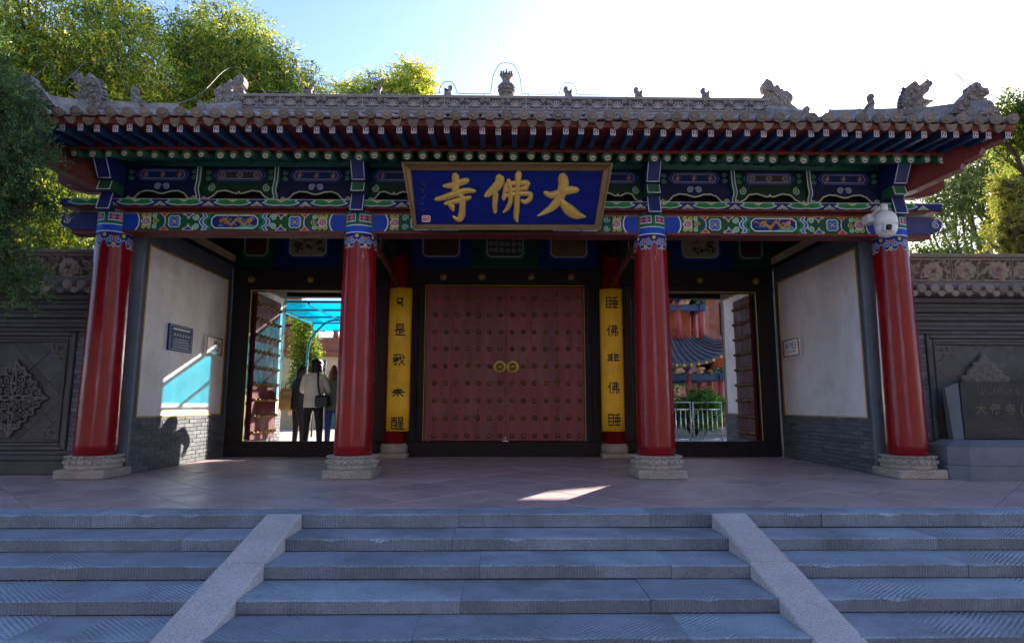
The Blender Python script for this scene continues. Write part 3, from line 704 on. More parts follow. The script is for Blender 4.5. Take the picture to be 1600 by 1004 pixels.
m_ = MB(); m_.box(-XE+.2, XE-.2, -.665, -.60, 4.005, 4.035, ch=.005); prt(m_, 'rafter_board', 'red_paint')
m_ = MB(); m_.add([(-XE+.2, -.62, 4.012),(XE-.2, -.62, 4.012),(XE-.2, .4, 4.012+1.02*SL),(-XE+.2, .4, 4.012+1.02*SL)], [(0,1,2,3)]); prt(m_, 'rafter_boarding', 'dark_wood')
m_ = MB(); m_.box(-XE-.02, XE+.02, EYV-.045, EYV+.06, 4.084, 4.15, ch=.01); prt(m_, 'eave_board', 'eave_red')
m_ = MB(); m_.box(-XE-.01, XE+.01, EYV-.075, EYV+.0, 4.152, 4.172, ch=.004); prt(m_, 'tile_batten', 'eave_red')
# roof sheet (front, back, skirts, gables)
m_ = MB(); ys_ = np.linspace(-1.24, YR, 12)
for sg in (1, -1):
    vs = []
    for y in ys_:
        xe = XE if y < -1.1 else (5.0+max(0, (1.0-y)/2.3) if y < 1.0 else 5.0)
        xe = min(xe, XE)
        yy = y if sg > 0 else 2*YR-y
        vs += [(-xe, yy, zr(y)-.03), (xe, yy, zr(y)-.03), (-xe, yy, zr(y)-.085), (xe, yy, zr(y)-.085)]
    for i in range(len(ys_)-1):
        a = i*4; b = a+4; m_.add([vs[a], vs[a+1], vs[b+1], vs[b]], [(0,1,2,3)]); m_.add([vs[a+2], vs[a+3], vs[b+3], vs[b+2]], [(0,1,2,3)])
for s in (-1, 1):
    m_.add([(s*5.0, 1.0, zr(1.0)), (s*5.0, 2*YR-1.0, zr(1.0)), (s*XE, 2*YR+1.24, zr(-1.24)), (s*XE, -1.24, zr(-1.24))], [(0,1,2,3)])
    m_.add([(s*4.98, 1.0, zr(1.0)), (s*4.98, 2*YR-1.0, zr(1.0)), (s*4.98, YR, zr(YR)+.02)], [(0,1,2)])
ROOF = prt(m_, 'roof', 'tile')
NT = 61
def rowmesh(x):
    m_ = MB(); ye = yend(x); ys2 = np.linspace(-1.27, ye-.02, max(3, int((ye+1.27)/.45)))
    vs = []
    for y in ys2:
        for k in range(6):
            a = math.pi*k/5; vs.append((.066*math.cos(a), y, zr(y)-.02+.066*math.sin(a)*1.05))
    n = len(ys2); m_.add(vs, [(i*6+j, i*6+j+1, (i+1)*6+j+1, (i+1)*6+j) for i in range(n-1) for j in range(5)], 0, True)
    m_.add(vs[:6], [(0,1,2,3,4,5)])
    return fixm(m_, 'tile_row', 'tile')
full = rowmesh(0)
te = MB(); te.lathe([(.0,.0),(.072,.0),(.074,.03),(.066,.036),(.058,.030),(.050,.030),(.046,.038),(.030,.042),(.0,.044)], n=18, axis='y')
for k in range(7):
    a = k*2*math.pi/7; te.cbox(.030*math.cos(a), -.040, .030*math.sin(a), .009, .008, .006, .003)
teme = fixm(te, 'tile_end', 'tile_end')
dr = MB(); prof = [(-.092,.045),(-.085,.0),(-.06,-.045),(-.028,-.075),(0,-.088),(.028,-.075),(.06,-.045),(.085,.0),(.092,.045),(.05,.028),(0,.02),(-.05,.028)]
dr.puff(prof, lambda a, b, d: (a, d*1., b), .018, inset=.5)
for k in range(5): dr.cbox((k-2)*.027, -.019, -.022-.01*(2-abs(k-2)), .008, .006, .012, .004)
drme = fixm(dr, 'drip_tile', 'tile_end')
for k in range(NT):
    x = -XE+.10+(2*XE-.2)*k/(NT-1)+rj.uniform(-.008, .008)
    me = full if abs(x) < 5.0 else rowmesh(x)
    link('tile_row', me, ROOF, (x, 0, 0)); 
    link('tile_end', teme, ROOF, (x, -1.285+rj.uniform(-.015, .015), zr(-1.27)+.005+rj.uniform(-.01, .01)), (rad(rj.uniform(4, 24)), rj.uniform(-.5, .5)*0, rad(rj.uniform(-9, 9))), (rj.uniform(.86, .98), 1, rj.uniform(.72, .84)))
    if k < NT-1: link('drip_tile', drme, ROOF, (x+.096, -1.235+rj.uniform(-.012, .012), zr(-1.27)-.05+rj.uniform(-.008, .008)), (rad(rj.uniform(8, 22)), rad(rj.uniform(-8, 8)), rad(rj.uniform(-6, 6))), (rj.uniform(.72, .86), 1, rj.uniform(.72, .95)))
# main ridge
m_ = MB(); m_.box(-5.0, 5.0, YR-.17, YR+.17, 6.30, 6.37, ch=.015); prt(m_, 'ridge_base', 'ridge_stone', ROOF)
m_ = MB(); m_.tube([(-5.0, YR-.15, 6.385), (5.0, YR-.15, 6.385)], .028, 8); prt(m_, 'ridge_roll', 'tile', ROOF)
m_ = MB(); m_.box(-5.02, 5.02, YR-.135, YR+.135, 6.645, 6.685, ch=.012); prt(m_, 'ridge_cap', 'ridge_stone', ROOF)
LB = 10.0/13
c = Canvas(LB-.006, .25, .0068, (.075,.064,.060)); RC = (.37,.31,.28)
for s0 in (0, 1):
    X0 = LB*(.25+.5*s0)
    flowerc = [(X0, .115)]
    for k in range(7):
        a = math.pi*(k/6); c.line([(X0, .06), (X0+.085*math.cos(a), .08+.085*math.sin(a))], .024, RC, 1.)
        c.disc(X0+.095*math.cos(a), .085+.09*math.sin(a), .017, RC, .8)
    c.disc(X0, .085, .026, RC, 1.4)
    for s in (-1, 1):
        c.spiral(X0+s*.135, .18, .045, 1.3, s, 0, .017, RC, 1.); c.spiral(X0+s*.145, .065, .04, 1.2, -s, 1, .017, RC, 1.)
        c.line([(X0+s*.05,.03),(X0+s*.12,.025),(X0+s*.17,.04)], .016, RC, .9)
c.line([(0,.008),(LB,.008)], .02, RC, 1.); c.line([(0,.242),(LB,.242)], .02, RC, 1.); c.line([(.004,0),(.004,.25)], .014, RC, .9)
c.c *= (1+RNG.normal(0, .06, c.U.shape))[..., None]
rbm = c.mesh('ridge_block', lambda u, v, h: (u-LB/2, -.118-h, v-.125), 'relief', .026)
for k in range(13): link('ridge_block', rbm, ROOF, (-5.0+LB*(k+.5), YR, 6.52+rj.uniform(-.002, .002)), (0, 0, 0), (1 if k % 2 else -1, 1, 1))
m_ = MB(); m_.box(-5.0, 5.0, YR-.114, YR+.114, 6.372, 6.645); prt(m_, 'ridge_core', 'ridge_stone', ROOF)
def fn_side(cx, cy, cz, sx=1, k=1., yaw=0.):
    ca, sa = math.cos(yaw), math.sin(yaw)
    return lambda a, b, d: (cx+sx*a*k*ca+d*sa, cy+d*ca-sx*a*k*sa, cz+b*k)
def Z2(pts, x0, y0, k): return [((x-x0)*k, (y0-y)*k) for x, y in pts]
# central jewelled vase
m_ = MB(); k = .00217
hw = [(408,56),(404,58),(394,46),(385,42),(372,47),(350,58),(325,66),(300,68),(282,66),(268,54),(258,38),(250,30),(243,34),(236,36),(230,32),(222,38),(205,47),(190,50),(184,42)]
m_.lathe([(r*k, (408-y)*k) for y, r in hw], (.015, YR, 6.68), 28)
for j in range(12):
    a = 2*math.pi*j/12; h_ = .10 if j % 2 else .07
    m_.tube([(.015+.10*math.cos(a), YR+.10*math.sin(a), 6.68+.46), (.015+.118*math.cos(a), YR+.118*math.sin(a), 6.68+.46+h_*.6), (.015+.10*math.cos(a), YR+.10*math.sin(a), 6.68+.46+h_)], [.02, .022, .004], 6)
m_.tube([(.015, YR, 7.1), (.015, YR, 7.2), (.015, YR, 7.27)], [.045, .04, .006], 8)
for j in range(16):
    a = 2*math.pi*j/16
    for zz, rr_ in ((.10, .118), (.17, .142), (.235, .143)):
        m_.cbox(.015+rr_*math.cos(a+zz*8), YR+rr_*math.sin(a+zz*8), 6.68+zz, .018, .02, .024, .008, 0, Matrix.Rotation(a, 3, 'Z') @ Matrix.Rotation(.7, 3, 'X'))
prt(m_, 'ridge_vase', 'carved_stone', ROOF)
lion = [(283,408),(283,385),(290,370),(287,335),(292,322),(300,330),(302,352),(312,345),(322,330),(318,315),(330,303),(345,302),(356,315),(357,330),(350,345),(344,352),(346,375),(352,392),(352,408)]
for px, fl in ((-1.10, 1), (1.20, -1), (2.55, -1), (3.84, -1), (-2.45, 1), (-3.75, 1)):
    m_ = MB(); m_.puff(Z2(lion, 318, 410, .0024), fn_side(px, YR, 6.68, fl), .055, inset=.6); m_.box(px-.09, px+.09, YR-.07, YR+.07, 6.68, 6.70, ch=.008); prt(m_, 'ridge_beast', 'carved_stone', ROOF)
# ridge-end dragons
chi = [(1480,108),(1500,135),(1503,160),(1498,188),(1470,198),(1440,198),(1424,214),(1418,236),(1428,244),(1445,226),(1480,214),(1503,228),(1508,256),(1492,272),(1485,300),(1488,372),(1230,386),(1222,372),(1285,322),(1318,292),(1300,265),(1300,235),(1322,212),(1345,196),(1358,204),(1368,184),(1385,186),(1396,160),(1408,150),(1416,172),(1432,160),(1445,128)]
for s in (-1, 1):
    m_ = MB(); f_ = fn_side(s*4.98, YR, 6.35, -s, .0027); m_.puff([((x-1488)*1., (386-y)*1.) for x, y in chi] if 1 else 0, lambda a, b, d, f_=f_: f_(a, b, d), .10, inset=.72)
    for (x, y, r) in ((1395,250,16),(1430,290,20),(1350,300,18),(1400,330,24),(1340,345,20),(1450,345,18),(1350,250,14)):
        p_ = f_(x-1488, 386-y, 0)
        m_.cbox(p_[0], p_[1]-.098, p_[2], r*.0022, .028, r*.0018, r*.001, 0, Matrix.Rotation(x*.1, 3, 'Y'))
    for j in range(6):                                 # dorsal scales
        p_ = f_(1330+22*j-1488, 386-(215-11*j), 0); m_.cbox(p_[0], p_[1], p_[2], .035, .05, .02, .015, 0, Matrix.Rotation(s*.6, 3, 'Y'))
    prt(m_, 'ridge_dragon', 'carved_stone', ROOF)
# descending ridges and hip ridges
def ridgebar(pts, w, h, name='hip_ridge'):
    m_ = MB(); P = [Vector(p) for p in pts]; vs = []
    for i, p in enumerate(P):
        t = P[min(i+1, len(P)-1)]-P[max(i-1, 0)]; nn = Vector((-t.y, t.x, 0)).normalized()
        for a, b in ((-1, -.12), (-1, .55), (-.7, .6), (-.62, .9), (0, 1), (.62, .9), (.7, .6), (1, .55), (1, -.12)): vs.append(p+nn*a*w/2+Vector((0, 0, b*h)))
    n = len(P); m_.add(vs, [(i*9+j, i*9+(j+1) % 9, (i+1)*9+(j+1) % 9, (i+1)*9+j) for i in range(n-1) for j in range(9)]+[tuple(range(9)), tuple((n-1)*9+j for j in range(9))]); prt(m_, name, 'ridge_stone', ROOF)
drag = [(285,122),(300,112),(325,105),(340,118),(352,140),(370,165),(376,150),(388,128),(402,112),(420,122),(432,148),(455,165),(470,190),(482,222),(486,255),(478,288),(500,305),(540,330),(600,350),(660,368),(700,400),(300,404),(318,388),(325,360),(312,335),(322,312),(345,300),(362,290),(350,268),(295,256),(292,246),(350,240),(362,228),(345,200),(322,190),(312,165),(296,150)]
b2 = [(100,268),(105,240),(140,235),(150,208),(175,198),(205,215),(212,245),(240,270),(270,300),(310,345),(345,385),(360,402),(230,402),(205,370),(180,345),(190,325),(120,325),(115,305),(170,298),(165,285),(110,285)]
b3 = [(700,400),(712,360),(700,330),(708,300),(700,275),(715,255),(738,260),(742,285),(735,310),(760,345),(785,370),(800,400)]
for s in (-1, 1):
    ridgebar([(s*5.0, y, zr(y)+.03) for y in (3.0, 2.6, 2.2, 1.85, 1.7)], .2, .22, 'descending_ridge')
    hp = [(5.02, .95), (5.2, .53), (5.4, .06), (5.6, -.4), (5.75, -.75), (5.86, -1.0)]
    ridgebar([(s*x, y, zr(y)+.02+(.03 if i > 3 else 0)) for i, (x, y) in enumerate(hp)], .2, .24)
    m_ = MB(); f_ = fn_side(s*5.56, -.16, zr(-.16)+.0, -s, .00205, 0.); m_.puff([(x-380, 404-y) for x, y in drag], f_, .085, inset=.62)
    for (x, y, r) in ((425,230,20),(440,195,14),(395,270,17),(450,275,16),(380,335,22),(430,340,26),(350,365,18),(480,340,20),(405,185,11),(365,215,9)):
        p_ = f_(x-380, 404-y, 0); m_.cbox(p_[0], p_[1]-.082, p_[2], r*.0021, .03, r*.0019, r*.001, 0, Matrix.Rotation(x*.1, 3, 'Y'))
    for j in range(6): 
        p_ = f_(452+6*j-380, 404-(160+22*j), 0); m_.cbox(p_[0], p_[1], p_[2], .05, .028, .014, .01, 0, Matrix.Rotation(s*(.9-.2*j), 3, 'Y'))
    prt(m_, 'hip_dragon', 'carved_stone', ROOF)
    m_ = MB(); f_ = fn_side(s*5.70, -.78, zr(-.78)+.10, -s, .00205, 0.); m_.puff([(x-240, 402-y) for x, y in b2], f_, .075, inset=.62)
    for (x, y, r) in ((175,225,14),(195,255,16),(225,300,16),(255,340,18),(290,375,16)):
        p_ = f_(x-240, 402-y, 0); m_.cbox(p_[0], p_[1]-.07, p_[2], r*.0021, .026, r*.0019, r*.001, 0, Matrix.Rotation(x*.13, 3, 'Y'))
    prt(m_, 'hip_beast', 'carved_stone', ROOF)
    m_ = MB(); m_.puff([((x-750)*.00215, (402-y)*.00215) for x, y in b3], fn_side(s*5.25, .42, zr(.42)+.17, -s), .06, inset=.6); prt(m_, 'hip_figure', 'carved_stone', ROOF)
    m_ = MB(); m_.puff([(-.06,0),(-.05,.1),(-.075,.15),(-.02,.21),(.03,.18),(.05,.1),(.10,0)], fn_side(s*5.0, 1.66, zr(1.66)+.1, -s), .06, inset=.6); prt(m_, 'ridge_spike', 'carved_stone', ROOF)
    m_ = MB(); m_.puff([(-.10,0),(-.09,.08),(-.02,.15),(.0,.17),(.03,.14),(.09,.07),(.10,0)], fn_side(s*5.80, -1.02, zr(-1.0)+.08, -s), .05, inset=.6); prt(m_, 'hip_finial', 'carved_stone', ROOF)
    # stepped red corner beam under the eave
    m_ = MB(); dv = Vector((s*.57, -.82, 0)).normalized(); sd_ = Vector((-dv.y, dv.x, 0))
    pr = [(-.1,3.62),(.35,3.66),(.75,3.76),(.88,3.78),(.90,3.85),(1.08,3.90),(1.12,3.97),(1.30,4.0),(1.34,4.08),(-.1,4.08)]
    o0 = Vector((s*CB, -.02, 0)); m_.prism(pr, lambda a, b, d: tuple(o0+dv*a+sd_*d+Vector((0, 0, b))), -.075, .075); prt(m_, 'corner_beam', 'red_paint')
    m_ = MB(); pr2 = [(-.1,3.70),(.25,3.70),(.42,3.74),(.55,3.84),(.55,3.98),(-.1,3.98)]; m_.prism(pr2, lambda a, b, d: (s*(CB+.1+a*1.25), d, b-.04), -.05, .05); prt(m_, 'side_beam', 'red_paint')
    # side eave boards and rafters
    m_ = MB(); m_.box(s*(XE-.06), s*(XE+.02), EYV, 2*YR-EYV, 4.084, 4.15); m_.add([(s*(CB-.1), .1, 4.16), (s*(CB-.1), 6.1, 4.16), (s*XE, 7.3, 4.08), (s*XE, -1.15, 4.08)], [(0,1,2,3)]); prt(m_, 'side_eave', 'eave_red')
# back of the building: eave, beam
m_ = MB(); m_.box(-XE, XE, 7.3, 7.4, 4.08, 4.16); prt(m_, 'eave_board', 'eave_red')
m_ = MB(); m_.box(-CB-.3, CB+.3, 5.15, 5.35, 3.20, 4.2); prt(m_, 'rear_beam', 'dark_wood')
m_ = MB(); m_.add([(-XE+.1, .4, 4.33), (XE-.1, .4, 4.33), (XE-.1, 5.4, 4.33), (-XE+.1, 5.4, 4.33)], [(0,1,2,3)]); prt(m_, 'ceiling', 'dark_wood')
# lightning wire along the ridge, looping over each ornament
WIRE = empty('lightning_wire', (0, YR, 6.68), 'thin dark lightning conductor wire looping over the ridge ornaments', 'wire')
m_ = MB(); zt_ = 6.685; path = []
loops = [(-3.75,.13,.3),(-2.45,.13,.3),(-1.10,.17,.33),(.015,.30,.72),(1.20,.17,.33),(2.55,.17,.33),(3.84,.17,.33)]
path.append((-4.6, zt_+.11))
for (x, w_, h_) in loops:
    path += [(x-w_*1.35, zt_+.09), (x-w_, zt_+.13), (x-w_*.85, zt_+h_*.62), (x-w_*.45, zt_+h_*.95), (x, zt_+h_), (x+w_*.45, zt_+h_*.95), (x+w_*.85, zt_+h_*.62), (x+w_, zt_+.13), (x+w_*1.35, zt_+.09)]
path.append((4.75, zt_+.11)); P = cat_rom(path, 5)
m_.tube([(p[0], YR-.02, p[1]) for p in P], .0075, 5); prt(m_, 'wire', 'wire', WIRE)
for (x, w_, h_) in loops:
    for s in (-1, 1):
        m_ = MB(); m_.cyl((x+s*w_*1.4, YR-.02, zt_-.003), (x+s*w_*1.4, YR-.02, zt_+.095), .006, n=6); prt(m_, 'wire_post', 'wire', WIRE)
for s in (-1, 1):
    m_ = MB(); pts = [(4.6,3.1,6.79),(4.78,2.9,7.05),(4.98,2.8,7.12),(5.15,2.6,6.9),(5.15,1.9,6.1),(5.05,1.0,5.45),(5.15,.5,5.2),(5.2,.15,5.15),(5.22,-.05,5.30),(5.3,-.12,5.45),(5.42,-.12,5.50),(5.55,-.12,5.46),(5.62,-.2,5.40),(5.66,-.3,5.2),(5.66,-.5,4.95),(5.62,-.65,4.98),(5.62,-.72,5.06),(5.68,-.72,5.08),(5.76,-.75,4.95),(5.80,-.85,4.80),(5.9,-1.0,4.62),(5.98,-1.1,4.45)]
    m_.tube([(s*p[0], p[1], p[2]) for p in cat_rom(pts, 4)], .007, 5); prt(m_, 'wire', 'wire', WIRE)
# ---------------------------------------------------------------- door wall
def dbox(name, mats, x0, x1, y0, y1, z0, z1, ch=.006, parent=GATE):
    m_ = MB(); m_.box(x0, x1, y0, y1, z0, z1, ch=ch); return prt(m_, name, mats, parent)
XI, XO, ZTOP, ZTH = 2.93, 4.575, 2.93, .262
th = dbox('threshold', 'dark_wood', -4.9, 4.9, YD-.10, YD+.08, .003, ZTH, .012)
lin_ = dbox('lintel', 'dark_wood', -4.9, 4.9, YD-.11, YD+.10, 3.06, 3.34, .012)
for s in (-1, 1): dbox('lintel_drop', 'dark_wood', s*XI, s*4.9, YD-.1, YD+.08, ZTOP, 3.058, .006, lin_)
sm_ = MB(); sm_.lathe([(.062,0),(.066,.012),(.058,.03),(.046,.034),(.040,.045),(.020,.055),(.002,.058)], n=20, axis='y')
for k in range(8): sm_.cbox(.045*math.cos(k*.785), -.035, .045*math.sin(k*.785), .012, .01, .012, .005)
sme = fixm(sm_, 'lintel_stud', 'old_brass')
for x in (-1.116, -.42, .477, 1.20): link('lintel_stud', sme, lin_, (x, YD-.11, 3.195))
for x, z in ((-4.56, 3.13), (-3.5, 3.135), (3.55, 3.15), (4.57, 3.14)): link('lintel_stud', sme, lin_, (x, YD-.11, z))
# plank walls between columns and openings, jambs
for s in (-1, 1):
    x = 1.435
    dbox('jamb', 'dark_wood', s*1.44, s*1.56, YD-.07, YD+.07, ZTH, 3.058, .008)
    for k in range(3):
        a = 1.562+k*.0; 
    edges = [1.562, 1.72, 2.12, 2.30, 2.52, 2.74, 2.84]
    for a, b in zip(edges[:-1], edges[1:]): dbox('wall_plank', 'brown_wood', s*(a+.002), s*(b-.002), YD-.03, YD+.03, ZTH, 3.058, .006)
    dbox('jamb', 'dark_wood', s*2.842, s*XI, YD-.08, YD+.08, ZTH, 3.058, .008)
    dbox('jamb', 'dark_wood', s*XO, s*4.9, YD-.08, YD+.08, ZTH, 3.058, .008)
    m_ = MB(); m_.box(s*(XO-.012), s*(XO-.002), YD-.088, YD-.078, ZTH+.01, ZTOP); m_.box(s*(XI+.0), s*XO, YD-.106, YD-.1, ZTOP-.004, ZTOP+.012); prt(m_, 'gilt_line', 'gold_line')
m_ = MB()
for s in (-1, 1): m_.box(s*1.428, s*1.44, YD-.078, YD-.06, ZTH+.006, 3.03)
m_.box(-1.44, 1.44, YD-.118, YD-.10, 3.03, 3.042); prt(m_, 'gilt_line', 'gold_line')
# studded leaves
st = MB(); st.lathe([(.029,0),(.032,.006),(.026,.010),(.025,.022),(.017,.034),(.006,.039),(.001,.04)], n=12, axis='y'); stme = fixm(st, 'door_stud', 'stud')
def leaf(x0, x1, label=None, nx=7, rows=9, M4=None):
    Wd = x1-x0; n = 3; g = MB(); rr_ = random.Random(int(x0*100))
    for k in range(n): g.box(x0+Wd*k/n+.0003, x0+Wd*(k+1)/n-.0003, YD-.03, YD+.03, ZTH+.01, 3.028, ch=.0025)
    return g
for (x0, x1, s) in ((-1.425, .015, -1), (.0175, 1.425, 1)):
    g = leaf(x0, x1); L_ = prt(g, 'door_leaf', 'door_red')
    for i in range(9):
        z = 2.815-i*(2.815-.36)/8
        for j in range(7):
            u = j/6; x = (-1.25+u*1.17) if s < 0 else (.135+u*1.205)
            if i == 4 and ((s < 0 and j == 6) or (s > 0 and j == 0)): continue
            link('door_stud', stme, L_, (x+rj.uniform(-.006, .006), YD-.03, z+rj.uniform(-.006, .006)), (0, rj.uniform(0, 3), 0), (1.28, 1.3, 1.28))
    m_ = MB(); kx = -.088 if s < 0 else .142; kz = 1.575
    m_.lathe([(.112,0),(.116,.012),(.108,.024),(.085,.022),(.066,.03),(.058,.05),(.050,.062),(.030,.072),(.002,.076)], (kx, YD-.03, kz), 28, axis='y')
    for k in range(14): m_.cbox(kx+.09*math.cos(k*.449), YD-.054, kz+.09*math.sin(k*.449), .014, .01, .014, .006)
    prt(m_, 'door_knocker', 'brass', L_)
    m_ = MB(); m_.lathe([(.048,0),(.05,.02),(.03,.03),(.002,.034)], (kx, YD-.10, kz), 14, axis='y'); m_.tube([(kx+.04*math.cos(a), YD-.118, kz-.045+.045*math.sin(a)) for a in np.linspace(0, 2*math.pi, 17)], .009, 6); m_.cbox(kx, YD-.115, kz-.085, .022, .014, .022, .006); prt(m_, 'knocker_ring', 'stud', L_)
    m_ = MB(); m_.box(x0+.01, x1-.01, YD-.034, YD-.028, 1.545, 1.60, ch=.002); prt(m_, 'door_rail', 'door_red', L_)
m_ = MB(); m_.box(-.03, .06, YD+.032, YD+.05, .345, 3.02, ch=.004); prt(m_, 'door_stop', 'dark_wood')
for b_ in ((-1.5,-1.36,.2,3.1), (1.36,1.5,.2,3.1), (-1.35,1.35,2.96,3.1), (-1.35,-.04,.2,.34), (.07,1.35,.2,.34)):
    m_ = MB(); m_.box(b_[0], b_[1], YD+.034, YD+.06, b_[2], b_[3], ch=.004); prt(m_, 'door_stop', 'dark_wood')
# open leaves swung inwards at the outer jambs
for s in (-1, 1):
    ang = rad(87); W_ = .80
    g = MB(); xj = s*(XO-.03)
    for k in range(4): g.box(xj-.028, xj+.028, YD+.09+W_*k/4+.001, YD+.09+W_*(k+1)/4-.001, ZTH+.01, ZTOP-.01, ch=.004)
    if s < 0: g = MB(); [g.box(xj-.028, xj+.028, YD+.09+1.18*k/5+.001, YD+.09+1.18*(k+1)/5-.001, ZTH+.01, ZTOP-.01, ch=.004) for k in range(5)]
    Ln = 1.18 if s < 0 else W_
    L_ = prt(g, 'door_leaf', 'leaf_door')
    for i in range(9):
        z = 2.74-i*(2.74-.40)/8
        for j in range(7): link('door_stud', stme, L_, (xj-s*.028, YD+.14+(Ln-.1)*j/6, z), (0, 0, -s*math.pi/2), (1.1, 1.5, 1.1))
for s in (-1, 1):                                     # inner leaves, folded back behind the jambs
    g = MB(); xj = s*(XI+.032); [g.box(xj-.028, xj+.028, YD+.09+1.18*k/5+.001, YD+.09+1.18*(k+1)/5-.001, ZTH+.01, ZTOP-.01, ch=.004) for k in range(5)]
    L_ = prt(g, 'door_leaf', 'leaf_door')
# painted boards above the lintel with framed pictures
def upper(x0, x1, blue, kind):
    L = x1-x0; H = .78; c = Canvas(L, H, .012, '#0e1c4c' if blue else '#0e3526'); cx = L/2; w_ = min(.33, L*.3)
    fr = [(cx-w_,.30),(cx-w_+.06,.24),(cx+w_-.06,.24),(cx+w_,.30),(cx+w_,.72),(cx-w_,.72)]
    c.poly([(x+(.05 if x > cx else -.05), y-.05) for x, y in fr], '#16307a' if blue else '#14503a'); c.poly(fr, {0: '#8a7a58', 1: '#4a2a22', 2: '#3a3630', 3: '#6a5230'}[kind], '#b8b8a8', .012)
    r_ = random.Random(int(x0*31)+kind)
    if kind == 0:
        for k in range(9):
            x, y = cx+r_.uniform(-w_*.7, w_*.7), r_.uniform(.34, .66); c.line([(x, y), (x+r_.uniform(-.12, .12), y+r_.uniform(.02, .14))], .014, '#2a241c')
            for q in range(5): c.disc(x+r_.uniform(-.07, .07), y+r_.uniform(-.05, .07), r_.uniform(.012, .03), '#2c3020')
    if kind == 2:
        for k in range(6):
            for yy in (.36, .48, .60): c.spiral(cx-w_+.07+k*(2*w_-.14)/5, yy, .045, 1.3, 1, k, .014, '#8a8478')
    me = c.mesh('painted_board', lambda u, v, h: (x0+u, YD-.06+0*u, 3.345+v), 'paint'); me.transform(Matrix.Translation(-ORG[GATE])); link('painted_board', me, GATE)
for a, b, bl, kd in ((-1.72,-.62,True,1), (-.6,.6,False,2), (.62,1.72,True,3), (-4.88,-4.2,False,1), (-4.18,-3.02,True,0), (-3.0,-2.1,False,1), (2.1,3.0,False,1), (3.02,4.18,True,0), (4.2,4.88,False,1)): upper(a, b, bl, kd)
m_ = MB(); m_.box(-4.9, 4.9, YD-.05, YD+.05, 3.34, 4.4); prt(m_, 'upper_wall', 'dark_wood')
# cross beams and diagonal struts from front to door columns
for x in (-CA, CA):
    m_ = MB(); m_.box(x-.07, x+.07, .13, YD-.1, 3.52, 3.74, ch=.01); prt(m_, 'tie_beam', 'dark_wood')
    s = 1 if x > 0 else -1
    m_ = MB(); m_.tube([(x-s*.03, .12, 3.28), (x-s*.03, YD-.35, 2.98)], .045, 6); prt(m_, 'stay_rod', 'red_paint')
# ---------------------------------------------------------------- side walls with brick base and white panels
def sidewall(s, y0, y1, py0, py1, XW, xo):
    xf = s*XW; xb = s*xo
    m_ = MB(); m_.box(xf+s*.012, xb, y0, y1, 0, 3.38); w_ = prt(m_, 'side_wall', 'mortar')
    # brick base
    ch_, bl = .0605, .255; nrow = 12; r_ = random.Random(int(s*10+y0*7))
    for i in range(nrow):
        y = y0+(-.128 if i % 2 else 0)
        while y < y1-.01:
            a, b = max(y, y0), min(y+bl, y1)
            if b-a > .03:
                m_ = MB(); m_.box(xf-s*.0-s*r_.uniform(0, .006), xf+s*.05, a+.0035, b-.0035, .003+i*ch_+.003, .003+(i+1)*ch_-.0035, ch=.004); prt(m_, 'brick', 'brick', w_)
            y += bl
    zt_ = .003+nrow*ch_
    m_ = MB()                                          # grey frame round the panel
    m_.box(xf-s*.004, xf+s*.05, y0, py0-.03, zt_+.002, 3.37, ch=.004); m_.box(xf-s*.004, xf+s*.05, py1+.03, y1, zt_+.002, 3.37, ch=.004); m_.box(xf-s*.003, xf+s*.05, py0-.03, py1+.03, 3.10, 3.37, ch=.004); prt(m_, 'wall_frame', 'grey_render', w_)
    m_ = MB(); z0, z1 = .742, 3.072; m_.box(xf+s*.006, xf+s*.04, py0, py1, z0+.0, z1, ch=.002); prt(m_, 'white_panel', 'plaster', w_)
    m_ = MB(); t = .016
    m_.box(xf-s*.006, xf+s*.02, py0-.028, py0-.001, z0-.02, z1+.026, ch=.003); m_.box(xf-s*.006, xf+s*.02, py1+.001, py1+.028, z0-.02, z1+.026, ch=.003)
    m_.box(xf-s*.007, xf+s*.02, py0-.028, py1+.028, z1+.001, z1+.026, ch=.003); m_.box(xf-s*.007, xf+s*.02, py0-.028, py1+.028, z0-.02, z0-.001, ch=.003)
    for cy, cz in ((py0, z0), (py1, z0), (py0, z1), (py1, z1)): m_.add([(xf-s*.0085, cy-.02*np.sign(cy-(py0+py1)/2)*-1, cz), (xf-s*.0085, cy-.07*np.sign(cy-(py0+py1)/2), cz), (xf-s*.0085, cy, cz+.07*(1 if cz < 2 else -1))], [(0,1,2)]) if 0 else None
    prt(m_, 'panel_border', 'gold_line', w_)
    return w_
for s in (-1, 1):
    sidewall(s, .30, YD-.12, .437, 2.845, XW, XW+.36)
    sidewall(s, YD+.12, 4.95, YD+.35, 4.82, 4.625, XW+.36)
    m_ = MB(); m_.box(s*(XW-.03), s*(XW+.4), .245, .296, 0, 3.38, ch=.008); prt(m_, 'wall_end', 'stele_base')
    # cap boards over the wall: pale strip, dark dentil strip
    m_ = MB(); m_.box(s*(XW-.02), s*(XW+.3), .3, 5.35, 3.385, 3.44); prt(m_, 'wall_cap', 'dark_wood')
    m_ = MB(); m_.box(s*(XW+.02), s*(XW+.3), .3, 5.35, 3.442, 3.60); prt(m_, 'wall_strip', 'tan_wall')
    for k in range(22): dbox('cap_dentil', 'dark_wood', s*(XW-.045), s*(XW-.022), .35+k*.12, .41+k*.12, 3.39, 3.43, .003)
    m_ = MB(); m_.box(s*(XW+.03), s*(XW+.28), .3, 5.35, 3.602, 4.3); prt(m_, 'gable_board', 'dark_wood')
